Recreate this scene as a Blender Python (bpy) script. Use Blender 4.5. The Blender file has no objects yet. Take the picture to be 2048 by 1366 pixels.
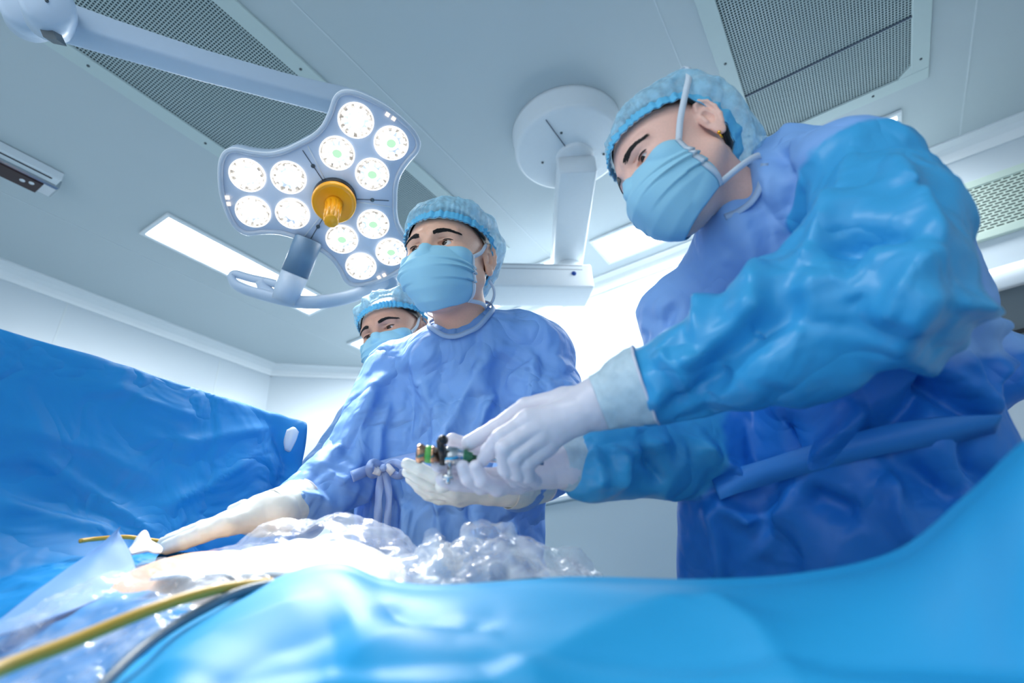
import bpy, math
import numpy as np
from mathutils import Matrix, Vector

S = bpy.context.scene
COL = S.collection
PI = math.pi
def V3(*a): return np.array(a, float)
def unit(v):
    v = np.asarray(v, float); return v/np.linalg.norm(v)

# ------------------------------------------------------------------ camera, world, light, exposure
FPX = 1105.47
CR = np.array([0.84164849, 0.53592434, -0.06642983])
CU = np.array([0.2991629, -0.36030286, 0.8835629])
CF = np.array([-0.44958801, 0.76352272, 0.46357704])
CAM = V3(0, 0, 1.0)
def W(px, py, d):
    """point seen at that place of the photograph, d metres in front of the lens plane"""
    return CAM + d*(CF + CR*(px-1024)/FPX - CU*(py-683)/FPX)
def proj(P):
    q = (P-CAM) @ np.array([CR, CU, CF]).T
    return 1024+FPX*q[:, 0]/q[:, 2], 683-FPX*q[:, 1]/q[:, 2], q[:, 2]
cam = bpy.data.cameras.new('camera'); camo = bpy.data.objects.new('camera', cam); COL.objects.link(camo)
cam.sensor_width = 36; cam.lens = FPX*36/2048; cam.clip_start = .02
M = Matrix.Identity(4)
for i in range(3): M[i][0] = CR[i]; M[i][1] = CU[i]; M[i][2] = -CF[i]; M[i][3] = CAM[i]
camo.matrix_world = M
cam.dof.use_dof = True; cam.dof.focus_distance = 1.18; cam.dof.aperture_fstop = 3.0
S.camera = camo
w = bpy.data.worlds.new('world'); S.world = w; w.use_nodes = True
w.node_tree.nodes['Background'].inputs[0].default_value = (.80, .91, 1, 1)
w.node_tree.nodes['Background'].inputs[1].default_value = 1.1
S.view_settings.view_transform = 'Standard'; S.view_settings.look = 'None'
S.view_settings.exposure = 0.24; S.view_settings.gamma = 1; S.view_settings.use_curve_mapping = False

LIGHTS = [(-2.78, -2.56, .99, 2.05), (-2.89, -2.05, 2.53, 2.77), (-1.95, -1.10, 2.53, 2.77), (-.88, -.13, 2.53, 2.77), (-.09, .66, 2.53, 2.77),
          (-1.2, 0.0, -1.4, -1.16)]  # last entry: unseen panel, added behind the camera as fill light
for x0, x1, y0, y1 in LIGHTS:
    l = bpy.data.lights.new('panel_light', 'AREA'); l.shape = 'RECTANGLE'; l.size = x1-x0; l.size_y = y1-y0
    l.energy = 14*(x1-x0)*(y1-y0)/.23; l.color = (.92, .97, 1)
    o = bpy.data.objects.new('panel_light', l); o.location = ((x0+x1)/2, (y0+y1)/2, 2.975); COL.objects.link(o)

# surgical lamp frame (plane of its lenses), used by its light and its builder
LC = CAM + V3(-1.0394, .8070, 1.1574); LR0 = .172
LX = unit(V3(-.7209, -.6915, -.0458)); LN = unit(V3(.3256, -.2796, -.9032)); LY = unit(V3(.6118, -.6660, .4268)); LN = unit(LN-LX*(LN@LX)); LY = np.cross(LX, LN)*-1
LY = LY if LY[2] > 0 else -LY
spot_pos = []
for k in range(3):
    a = k*2*PI/3
    p = LC + (LX*math.cos(a)+LY*math.sin(a))*LR0 + LN*.02
    spot_pos.append(p)
TARGET = V3(-.72, .58, 1.14)
for p in spot_pos:
    l = bpy.data.lights.new('lamp_beam', 'SPOT'); l.energy = 36; l.spot_size = math.radians(50); l.spot_blend = .9
    l.shadow_soft_size = .08; l.color = (1, .97, .93)
    o = bpy.data.objects.new('lamp_beam', l); COL.objects.link(o)
    o.location = p; o.rotation_euler = Vector(TARGET-p).to_track_quat('-Z', 'Y').to_euler()

# ------------------------------------------------------------------ materials
def lin(c): return tuple(((x/255+.055)/1.055)**2.4 if x > 10 else x/255/12.92 for x in c)
def principled(name, rgb, rough=.5, metal=0, **kw):
    m = bpy.data.materials.new(name); m.use_nodes = True
    b = m.node_tree.nodes['Principled BSDF']
    b.inputs['Base Color'].default_value = (*lin(rgb), 1); b.inputs['Roughness'].default_value = rough
    b.inputs['Metallic'].default_value = metal
    for k, v in kw.items(): b.inputs[k].default_value = v
    return m
def texture(m, scale=60, bump=.1, var=.06, dist=.002, stretch=(1, 1, 1)):
    """fine relief and a slight unevenness of the base colour"""
    nt = m.node_tree; N = nt.nodes; b = N['Principled BSDF']
    tc = N.new('ShaderNodeTexCoord'); mp = N.new('ShaderNodeMapping'); mp.inputs['Scale'].default_value = stretch
    no = N.new('ShaderNodeTexNoise'); no.inputs['Scale'].default_value = scale; no.inputs['Detail'].default_value = 4
    nt.links.new(tc.outputs['Object'], mp.inputs[0]); nt.links.new(mp.outputs[0], no.inputs['Vector'])
    bp = N.new('ShaderNodeBump'); bp.inputs['Strength'].default_value = bump; bp.inputs['Distance'].default_value = dist
    nt.links.new(no.outputs['Fac'], bp.inputs['Height']); nt.links.new(bp.outputs[0], b.inputs['Normal'])
    if var:
        c = b.inputs['Base Color'].default_value[:]
        mx = N.new('ShaderNodeMix'); mx.data_type = 'RGBA'
        mx.inputs['A'].default_value = (*[x*(1-var) for x in c[:3]], 1); mx.inputs['B'].default_value = (*[min(1, x*(1+var)) for x in c[:3]], 1)
        nt.links.new(no.outputs['Fac'], mx.inputs['Factor']); nt.links.new(mx.outputs['Result'], b.inputs['Base Color'])
    return m
def emit(name, rgb, k):
    m = bpy.data.materials.new(name); m.use_nodes = True; nt = m.node_tree
    nt.nodes.remove(nt.nodes['Principled BSDF']); e = nt.nodes.new('ShaderNodeEmission')
    e.inputs[0].default_value = (*lin(rgb), 1); e.inputs[1].default_value = k
    nt.links.new(e.outputs[0], nt.nodes['Material Output'].inputs[0]); return m
def fabric(name, rgb, rough=.6, trans=.15, scale=900, crinkle=0):
    """non-woven cloth: matt with a little light passing through"""
    m = texture(principled(name, rgb, rough), scale, .12, .05, .0006)
    nt = m.node_tree; N = nt.nodes; b = N['Principled BSDF']
    if crinkle:
        # fine crinkles of pressed non-woven cloth: sharp lines where two noise sheets meet
        old = b.inputs['Normal'].links[0].from_node; tc = N.new('ShaderNodeTexCoord')
        n1 = N.new('ShaderNodeTexNoise'); n1.inputs['Scale'].default_value = 9; n1.inputs['Detail'].default_value = 2.5; n1.inputs['Distortion'].default_value = .6
        nt.links.new(tc.outputs['Object'], n1.inputs['Vector'])
        s1 = N.new('ShaderNodeMath'); s1.operation = 'SUBTRACT'; s1.inputs[1].default_value = .5; nt.links.new(n1.outputs['Fac'], s1.inputs[0])
        a1 = N.new('ShaderNodeMath'); a1.operation = 'ABSOLUTE'; nt.links.new(s1.outputs[0], a1.inputs[0])
        bp = N.new('ShaderNodeBump'); bp.inputs['Strength'].default_value = .9; bp.inputs['Distance'].default_value = crinkle
        nt.links.new(a1.outputs[0], bp.inputs['Height']); nt.links.new(bp.outputs[0], old.inputs['Normal'])
    t = N.new('ShaderNodeBsdfTranslucent'); t.inputs[0].default_value = (*lin(rgb), 1)
    mx = N.new('ShaderNodeMixShader'); mx.inputs[0].default_value = trans
    nt.links.new(b.outputs[0], mx.inputs[1]); nt.links.new(t.outputs[0], mx.inputs[2])
    nt.links.new(mx.outputs[0], N['Material Output'].inputs[0]); return m
def seethrough(name, rgb, alpha, rough=.3, scale=250, lo=.5, spec=.5, soft=0.0):
    """thin sheet: partly transparent, denser and clearer in fine threads"""
    m = principled(name, rgb, rough); nt = m.node_tree; N = nt.nodes; b = N['Principled BSDF']
    b.inputs['Specular IOR Level'].default_value = spec
    tc = N.new('ShaderNodeTexCoord'); no = N.new('ShaderNodeTexNoise'); no.inputs['Scale'].default_value = scale; no.inputs['Detail'].default_value = 3
    nt.links.new(tc.outputs['Object'], no.inputs['Vector'])
    mr = N.new('ShaderNodeMapRange'); mr.inputs['From Min'].default_value = .35; mr.inputs['From Max'].default_value = .65
    mr.inputs['To Min'].default_value = alpha*lo; mr.inputs['To Max'].default_value = min(1, alpha*(2-lo))
    nt.links.new(no.outputs['Fac'], mr.inputs['Value']); nt.links.new(mr.outputs[0], b.inputs['Alpha'])
    return m
MT = {}
MT['ceiling'] = texture(principled('ceiling_enamel', (190, 202, 207), .42), 3, .02, .02)
MT['wall'] = texture(principled('wall_enamel', (202, 213, 221), .28), 2, .02, .02)
MT['floor'] = texture(principled('floor_vinyl', (120, 150, 160), .4), 8, .02, .06)
MT['trim'] = principled('trim_white', (232, 238, 242), .3)
MT['vent_frame'] = texture(principled('vent_frame_paint', (196, 212, 212), .5), 30, .03, .02)
MT['vent_plate'] = principled('vent_plate_paint', (176, 194, 196), .5)
MT['vent_dark'] = principled('vent_dark', (62, 84, 92), .8)
MT['screw'] = principled('screw_steel', (90, 100, 105), .35, .9)
MT['panel_glow'] = emit('panel_glow', (250, 253, 255), 6)
MT['white_metal'] = texture(principled('white_powder_coat', (222, 230, 236), .35), 40, .02, .02)
MT['white_arm'] = texture(principled('lamp_white_paint', (190, 208, 228), .3), 40, .02, .02)
MT['lamp_face'] = principled('lamp_face_plastic', (205, 218, 238), .22)
MT['lamp_rim'] = principled('lamp_rim_clear', (215, 228, 244), .08, 0, Alpha=.6)
MT['grey_sleeve'] = principled('blue_grey_rubber', (98, 130, 160), .4)
MT['orange'] = texture(principled('amber_plastic', (250, 172, 20), .3), 30, .02, .03)
MT['black'] = principled('black_rubber', (18, 22, 28), .35)
MT['steel'] = texture(principled('brushed_steel', (200, 205, 210), .18, 1), 200, .05, .04)
MT['copper'] = principled('copper_ring', (205, 160, 130), .25, 1)
MT['green'] = principled('green_band', (90, 175, 80), .35)
MT['chrome'] = principled('reflector_chrome', (235, 238, 240), .12, .9)
MT['led'] = emit('led_glow', (255, 252, 245), 9)
MT['led_ring'] = emit('led_ring_glow', (255, 252, 247), 1.3)
MT['reflector'] = emit('reflector_glow', (226, 222, 216), .92)
_n = MT['reflector'].node_tree; _t = _n.nodes.new('ShaderNodeTexNoise'); _t.inputs['Scale'].default_value = 95; _r = _n.nodes.new('ShaderNodeMapRange'); _r.inputs['From Min'].default_value = .35; _r.inputs['From Max'].default_value = .6; _r.inputs['To Min'].default_value = .45; _r.inputs['To Max'].default_value = 1.4
_c = _n.nodes.new('ShaderNodeTexCoord'); _n.links.new(_c.outputs['Object'], _t.inputs['Vector']); _n.links.new(_t.outputs['Fac'], _r.inputs['Value']); _n.links.new(_r.outputs[0], _n.nodes['Emission'].inputs['Strength'])
MT['led_green'] = emit('led_green_glow', (190, 240, 205), .95)
MT['led_dim'] = emit('indicator_glow', (255, 240, 225), 1.2)
MT['led_dim2'] = principled('rim_edge_clear', (240, 246, 252), .1)
MT['seam'] = principled('seam_white', (206, 216, 221), .4)
MT['line'] = principled('dark_seam', (70, 85, 105), .5)
MT['red_glass'] = principled('dark_red_glass', (42, 10, 14), .15)
MT['blue_dot'] = principled('blue_button', (0, 70, 160), .4)
MT['dark_box'] = principled('dark_grey_panel', (88, 100, 108), .4)
MT['skin_m'] = texture(principled('skin_light_tan', (236, 184, 158), .5, 0, **{'Subsurface Weight': .12, 'Subsurface Scale': .01}), 300, .15, .08, .0006)
MT['skin_w'] = texture(principled('skin_rosy', (238, 190, 174), .5, 0, **{'Subsurface Weight': .12, 'Subsurface Scale': .01}), 300, .15, .08, .0006)
MT['skin_b'] = texture(principled('skin_tan', (216, 164, 142), .5, 0, **{'Subsurface Weight': .12, 'Subsurface Scale': .01}), 300, .15, .08, .0006)
MT['skin_p'] = texture(principled('skin_peach', (240, 192, 150), .55), 60, .1, .05, .001)
MT['hair'] = texture(principled('black_hair', (22, 18, 18), .45), 400, .5, .2, .001, (1, 1, .1))
MT['eye_white'] = principled('eye_white', (225, 222, 222), .08)
MT['iris'] = principled('dark_brown_iris', (34, 22, 18), .08)
MT['pupil'] = principled('pupil_black', (5, 5, 6), .05)
MT['gold'] = principled('gold', (240, 180, 60), .2, 1)
MT['gown_m'] = fabric('periwinkle_gown_cloth', (130, 180, 244), .62, crinkle=0.05)
MT['gown_b'] = fabric('blue_gown_cloth', (118, 168, 228), .62, crinkle=0.05)
MT['gown_w'] = fabric('cornflower_gown_cloth', (124, 172, 238), .55, crinkle=0.03)
MT['gown_w2'] = fabric('azure_barrier_cloth', (46, 158, 220), .36, .1, crinkle=0.012)
MT['gown_w3'] = fabric('deep_blue_gown_cloth', (26, 118, 212), .42, .1, crinkle=0.018)
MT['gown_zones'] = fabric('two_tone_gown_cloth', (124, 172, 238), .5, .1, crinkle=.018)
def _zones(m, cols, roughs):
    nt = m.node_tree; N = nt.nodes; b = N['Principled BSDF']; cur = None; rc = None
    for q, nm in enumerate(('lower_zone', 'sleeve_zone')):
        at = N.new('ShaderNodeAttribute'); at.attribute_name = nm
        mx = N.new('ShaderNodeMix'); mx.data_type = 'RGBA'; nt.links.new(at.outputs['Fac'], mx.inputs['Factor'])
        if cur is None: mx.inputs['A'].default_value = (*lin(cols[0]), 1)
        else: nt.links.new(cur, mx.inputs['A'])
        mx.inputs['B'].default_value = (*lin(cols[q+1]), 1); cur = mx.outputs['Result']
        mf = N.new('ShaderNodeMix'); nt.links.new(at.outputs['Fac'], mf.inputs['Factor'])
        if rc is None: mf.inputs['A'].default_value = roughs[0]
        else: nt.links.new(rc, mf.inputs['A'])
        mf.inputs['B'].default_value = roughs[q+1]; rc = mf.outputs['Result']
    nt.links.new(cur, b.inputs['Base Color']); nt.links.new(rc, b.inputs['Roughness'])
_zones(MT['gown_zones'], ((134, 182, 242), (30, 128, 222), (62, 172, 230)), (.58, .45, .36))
MT['belt'] = fabric('blue_belt_cloth', (46, 140, 228), .5, .1)
MT['collar'] = fabric('collar_binding', (165, 195, 232), .6)
MT['tie'] = fabric('gown_tie_cloth', (164, 194, 246), .55)
MT['tie_white'] = fabric('white_tie_cloth', (232, 238, 250), .55)
MT['drape'] = fabric('azure_drape_cloth', (12, 140, 212), .55, .1, 700, crinkle=0.03)
MT['drape_fg'] = fabric('sky_blue_drape_cloth', (40, 172, 232), .5, .1, 500)
MT['drape_back'] = fabric('pale_drape_lining', (130, 178, 232), .6, .2, 500)
MT['mask'] = fabric('pale_blue_mask_cloth', (170, 228, 252), .7, .2, 1200)
MT['mask_edge'] = fabric('white_mask_binding', (226, 236, 246), .7, .2, 1200)
MT['glove'] = texture(principled('latex_glove', (222, 220, 232), .38, 0, **{'Subsurface Weight': .1, 'Subsurface Scale': .01}), 150, .1, .02, .001)
MT['glove2'] = texture(principled('latex_glove_cream', (228, 232, 228), .38, 0, **{'Subsurface Weight': .1, 'Subsurface Scale': .01}), 150, .1, .02, .001)
MT['glove_cuff'] = seethrough('glove_cuff_latex', (205, 228, 240), .82, .4, 60, .9)
MT['cap'] = seethrough('bouffant_cap_cloth', (160, 218, 246), .52, .55, 60, .7)
MT['cap_band'] = fabric('cap_band_cloth', (110, 205, 246), .6, .2)
MT['film'] = seethrough('clear_film', (236, 243, 252), .36, .10, 30, .4, 1.0)
MT['film_soft'] = seethrough('milky_film', (226, 236, 250), .32, .2, 22, .5, .9)
MT['gauze'] = texture(principled('white_gauze', (240, 240, 240), .7), 300, .3, .03, .001)
MT['ochre'] = texture(principled('ochre_tube_rubber', (206, 164, 60), .4), 100, .05, .05)
MT['grey_tube'] = principled('slate_cable', (96, 118, 136), .4)
MT['table_metal'] = principled('table_steel', (160, 170, 178), .3, .8)
MT['shoe'] = principled('white_clog', (215, 222, 226), .5)

# ------------------------------------------------------------------ object helpers
def locof(o):
    p = V3(0, 0, 0)
    while o is not None: p += np.array(o.location); o = o.parent
    return p
def tag(o, label=None, cat=None, group=None, kind=None):
    if label: o['label'] = label
    if cat: o['category'] = cat
    if group: o['group'] = group
    if kind: o['kind'] = kind
    return o
def thing(name, label, cat, loc=(0, 0, 0), group=None):
    o = bpy.data.objects.new(name, None); COL.objects.link(o); o.location = [float(x) for x in loc]; o.empty_display_size = .05
    return tag(o, label, cat, group)
def obj(name, V, F, mat, parent=None, smooth=True, loc=None, midx=None, solid=0, subsurf=0):
    """mesh object from world-space vertices V and faces F"""
    V = np.asarray(V, float)
    base = locof(parent) if parent is not None else (np.asarray(loc, float) if loc is not None else V3(0, 0, 0))
    me = bpy.data.meshes.new(name)
    if isinstance(F, np.ndarray):
        k = F.shape[1]; Vl = (V-base).astype(np.float32)
        me.vertices.add(len(Vl)); me.vertices.foreach_set('co', Vl.ravel())
        me.loops.add(F.size); me.loops.foreach_set('vertex_index', F.astype(np.int32).ravel())
        me.polygons.add(len(F)); me.polygons.foreach_set('loop_start', np.arange(0, F.size, k, dtype=np.int32))
        me.update(calc_edges=True)
    else:
        me.from_pydata([tuple(v) for v in (V-base)], [], [list(f) for f in F]); me.update()
    for m_ in (mat if isinstance(mat, (list, tuple)) else [mat]): me.materials.append(m_)
    if smooth: me.polygons.foreach_set('use_smooth', np.ones(len(me.polygons), bool))
    if midx is not None: me.polygons.foreach_set('material_index', np.asarray(midx, np.int32))
    me.validate()
    o = bpy.data.objects.new(name, me); COL.objects.link(o)
    if parent is not None: o.parent = parent
    else: o.location = [float(x) for x in base]
    if solid:
        md = o.modifiers.new('thickness', 'SOLIDIFY'); md.thickness = solid; md.offset = 0
    if subsurf:
        md = o.modifiers.new('smooth', 'SUBSURF'); md.levels = subsurf; md.render_levels = subsurf
    return o
class MB:
    """collects simple shapes into one mesh (world coordinates)"""
    def __init__(s): s.V = []; s.F = []; s.I = []
    def add(s, V, F, i=0):
        n = len(s.V); s.V += [tuple(v) for v in V]; s.F += [tuple(a+n for a in f) for f in F]; s.I += [i]*len(F); return s
    def box(s, lo, hi, bev=0, i=0):
        x0, y0, z0 = lo; x1, y1, z1 = hi; b = bev
        if not b:
            V = [(x, y, z) for z in (z0, z1) for y in (y0, y1) for x in (x0, x1)]
            return s.add(V, [(0, 2, 3, 1), (4, 5, 7, 6), (0, 1, 5, 4), (2, 6, 7, 3), (0, 4, 6, 2), (1, 3, 7, 5)], i)
        V = []; sg = [(-1, -1), (1, -1), (1, 1), (-1, 1)]
        cx, cy = (x0+x1)/2, (y0+y1)/2; hx, hy = (x1-x0)/2, (y1-y0)/2
        for z, k in ((z0, b), (z0+b, 0), (z1-b, 0), (z1, b)):
            for a, c in sg:
                V.append((cx+a*(hx-k), cy+c*(hy-k), z))
        F = [(3, 2, 1, 0), (12, 13, 14, 15)]
        for r in range(3):
            for q in range(4): F.append((r*4+q, r*4+(q+1) % 4, r*4+4+(q+1) % 4, r*4+4+q))
        return s.add(V, F, i)
    def tube(s, pts, rad, seg=12, cap=True, i=0, flat=1.0, nrm=None):
        P = [np.asarray(p, float) for p in pts]; n = len(P)
        rad = [rad]*n if np.isscalar(rad) else list(rad)
        V = []; up = None
        for k in range(n):
            t = unit((P[min(k+1, n-1)]-P[max(k-1, 0)]))
            if nrm is not None: ref = nrm[k] if isinstance(nrm, list) else nrm
            else:
                ref = up if up is not None else (V3(0, 0, 1) if abs(t[2]) < .9 else V3(1, 0, 0))
            a = unit(ref - t*(ref@t)); up = a; b = np.cross(t, a)
            for j in range(seg):
                th = 2*PI*j/seg
                V.append(P[k]+rad[k]*(a*math.cos(th)*flat+b*math.sin(th)))
        F = [(k*seg+j, k*seg+(j+1) % seg, (k+1)*seg+(j+1) % seg, (k+1)*seg+j) for k in range(n-1) for j in range(seg)]
        if cap: F += [tuple(range(seg))[::-1], tuple((n-1)*seg+j for j in range(seg))]
        return s.add(V, F, i)
    def lathe(s, c, ax, prof, seg=32, i=0, open_=False):
        """prof: (radius, height along ax)"""
        ax = unit(ax); ref = V3(0, 0, 1) if abs(ax[2]) < .9 else V3(1, 0, 0)
        a = unit(ref-ax*(ref@ax)); b = np.cross(ax, a)
        V = [c+ax*h+r*(a*math.cos(2*PI*j/seg)+b*math.sin(2*PI*j/seg)) for r, h in prof for j in range(seg)]
        n = len(prof)
        F = [(k*seg+j, k*seg+(j+1) % seg, (k+1)*seg+(j+1) % seg, (k+1)*seg+j) for k in range(n-1) for j in range(seg)]
        if prof[0][0] > 1e-6 and not open_: F.append(tuple(range(seg))[::-1])
        if prof[-1][0] > 1e-6 and not open_: F.append(tuple((n-1)*seg+j for j in range(seg)))
        return s.add(V, F, i)
    def ribbon(s, pts, nrm, width, th=.0012, i=0):
        """flat strip along pts, nrm = normals, with thickness"""
        P = [np.asarray(p, float) for p in pts]; n = len(P); V = []
        wd = [width]*n if np.isscalar(width) else width
        for k in range(n):
            t = unit(P[min(k+1, n-1)]-P[max(k-1, 0)]); nn = nrm[k] if isinstance(nrm, (list, np.ndarray)) and np.ndim(nrm) == 2 or isinstance(nrm, list) else nrm
            nn = unit(nn - t*(nn@t)); b = np.cross(t, nn)*wd[k]/2; q = nn*th/2
            V += [P[k]-b-q, P[k]+b-q, P[k]+b+q, P[k]-b+q]
        F = [(k*4+j, k*4+(j+1) % 4, k*4+4+(j+1) % 4, k*4+4+j) for k in range(n-1) for j in range(4)]
        F += [(3, 2, 1, 0), tuple((n-1)*4+j for j in range(4))]
        return s.add(V, F, i)
    def build(s, name, mat, parent=None, smooth=True, **kw):
        return obj(name, s.V, s.F, mat, parent, smooth, midx=s.I if isinstance(mat, (list, tuple)) else None, **kw)
def spline(P, n, closed=False):
    """Catmull-Rom through points (k, dim) -> n samples"""
    P = np.asarray(P, float); k = len(P)
    t = np.linspace(0, k if closed else k-1, n, endpoint=not closed); i = np.floor(t).astype(int)
    if not closed: i = np.minimum(i, k-2)
    f = (t-i)[:, None]
    g = (lambda j: P[j % k]) if closed else (lambda j: np.where((j < 0)[:, None], 2*P[0]-P[1], np.where((j >= k)[:, None], 2*P[-1]-P[-2], P[np.clip(j, 0, k-1)])))
    p0, p1, p2, p3 = g(i-1), g(i), g(i+1), g(i+2)
    return .5*(2*p1+(p2-p0)*f+(2*p0-5*p1+4*p2-p3)*f**2+(3*p1-p0-3*p2+p3)*f**3)
def patch(ctrl, nu, nv):
    """smooth sheet through a grid of control points [rows][cols] -> (nv*nu verts, quads)"""
    C = np.array(ctrl, float); R, K, _ = C.shape
    A = np.array([spline(C[r], nu) for r in range(R)])
    B = np.array([spline(A[:, j], nv) for j in range(nu)]).transpose(1, 0, 2)
    idx = np.arange(nu*nv).reshape(nv, nu)
    F = np.stack([idx[:-1, :-1], idx[:-1, 1:], idx[1:, 1:], idx[1:, :-1]], -1).reshape(-1, 4)
    return B.reshape(-1, 3), F

# ------------------------------------------------------------------ numeric sculpting
RNG = np.random.default_rng(7)
_G = np.random.default_rng(3).random((32, 32, 32)).astype(np.float32)*2-1
def vnoise(P):
    """smooth value noise"""
    i = np.floor(P).astype(int); f = P-i; f = f*f*(3-2*f); r = 0
    for a in (0, 1):
        for b in (0, 1):
            for c in (0, 1):
                r = r+_G[(i[:, 0]+a) % 32, (i[:, 1]+b) % 32, (i[:, 2]+c) % 32]*(f[:, 0] if a else 1-f[:, 0])*(f[:, 1] if b else 1-f[:, 1])*(f[:, 2] if c else 1-f[:, 2])
    return r
def fbm(P, o=3):
    return sum(vnoise(P*2**k+k*7.3)/2**k for k in range(o))
def ridged(P, o=3):
    """sharp crease lines"""
    return sum((1-2*np.abs(vnoise(P*1.9**k+k*5.1)))/1.8**k for k in range(o))
def vnormals(V, F):
    a = V[F[:, 2]]-V[F[:, 0]]; b = V[F[:, 3]]-V[F[:, 1]] if F.shape[1] == 4 else V[F[:, 1]]-V[F[:, 0]]
    n = np.cross(a, b); N = np.zeros_like(V)
    for k in range(F.shape[1]):
        for c in range(3): N[:, c] += np.bincount(F[:, k], n[:, c], len(V))
    return N/(np.linalg.norm(N, axis=1)[:, None]+1e-12)
def sd_cap(P, a, b, ra, rb):
    a = np.asarray(a, P.dtype); b = np.asarray(b, P.dtype); d = b-a
    h = np.clip(((P-a)@d)/max(float(d@d), 1e-12), 0, 1)
    q = P-a; q = q-h[:, None]*d
    return np.sqrt((q*q).sum(1))-(ra+(rb-ra)*h)
def sd_ell(P, c, r, R=None):
    q = P-np.asarray(c, P.dtype)
    if R is not None: q = q@np.asarray(R, P.dtype)
    r = np.asarray(r, P.dtype); q = q/r
    k0 = np.sqrt((q*q).sum(1))+1e-9; q = q/r; k1 = np.sqrt((q*q).sum(1))+1e-9
    return k0*(k0-1)/k1
def smin(a, b, k):
    h = np.maximum(k-np.abs(a-b), 0)/k
    return np.minimum(a, b)-h*h*k*.25
def smax(a, b, k): return -smin(-a, -b, k)
def surfnets(f, lo, hi, h, chunk=400000):
    lo = np.asarray(lo, float); n = np.ceil((np.asarray(hi)-lo)/h).astype(int)+1
    ax = [lo[k]+np.arange(n[k])*h for k in range(3)]
    G = np.stack(np.meshgrid(*ax, indexing='ij'), -1).reshape(-1, 3).astype(np.float32)
    D = np.concatenate([f(G[i:i+chunk]) for i in range(0, len(G), chunk)]).reshape(n)
    I = D < 0
    c = np.zeros(n-1, int)
    for a in (0, 1):
        for b in (0, 1):
            for d in (0, 1): c += I[a:n[0]-1+a, b:n[1]-1+b, d:n[2]-1+d]
    act = (c > 0) & (c < 8); cells = np.argwhere(act)
    idx = -np.ones(n-1, int); idx[act] = np.arange(len(cells))
    P = np.zeros((len(cells), 3)); cnt = np.zeros(len(cells))
    cor = [(a, b, d) for a in (0, 1) for b in (0, 1) for d in (0, 1)]
    for u in cor:
        for v in cor:
            if sum(abs(u[k]-v[k]) for k in range(3)) == 1 and u < v:
                du = D[cells[:, 0]+u[0], cells[:, 1]+u[1], cells[:, 2]+u[2]]; dv = D[cells[:, 0]+v[0], cells[:, 1]+v[1], cells[:, 2]+v[2]]
                m = (du < 0) != (dv < 0); t = np.where(m, du/np.where(m, du-dv, 1), 0)
                p = np.array(u)+t[:, None]*(np.array(v)-np.array(u)); P[m] += p[m]; cnt += m
    V = lo+(cells+P/cnt[:, None])*h
    F = []
    for k in range(3):
        u, v = [(1, 2), (2, 0), (0, 1)][k]
        A = np.take(I, np.arange(n[k]-1), k); B = np.take(I, np.arange(1, n[k]), k)
        E = np.argwhere(A != B); E = E[(E[:, u] > 0) & (E[:, v] > 0) & (E[:, u] < n[u]-1) & (E[:, v] < n[v]-1)]
        e = [np.zeros(3, int) for _ in range(4)]
        e[1][u] = -1; e[2][u] = -1; e[2][v] = -1; e[3][v] = -1
        q = np.stack([idx[tuple((E+x).T)] for x in e], 1)
        ins = A[tuple(E.T)]
        q[~ins] = q[~ins][:, ::-1]; F.append(q)
    F = np.concatenate(F)
    for _ in range(2):       # pull on to the surface
        Vf = V.astype(np.float32); d = f(Vf); e = h*.3
        g = np.stack([f(Vf+np.eye(3, dtype=np.float32)[k]*e)-d for k in range(3)], 1)/e
        V = V-np.clip(d, -h, h)[:, None]*g/np.maximum((g*g).sum(1), .25)[:, None]
    return V, F
def subdivide(V, F):
    E = np.sort(np.concatenate([F[:, [k, (k+1) % 4]] for k in range(4)]), 1)
    key = E[:, 0]*len(V)+E[:, 1]; u, inv = np.unique(key, return_inverse=True)
    a, b = u//len(V), u % len(V); n = len(V); m = len(u); nf = len(F)
    V2 = np.concatenate([V, (V[a]+V[b])/2, V[F].mean(1)])
    inv = inv.reshape(4, nf)+n; c = np.arange(nf)+n+m
    F2 = np.concatenate([np.stack([F[:, k], inv[k], c, inv[(k-1) % 4]], 1) for k in range(4)])
    return V2, F2
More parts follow.
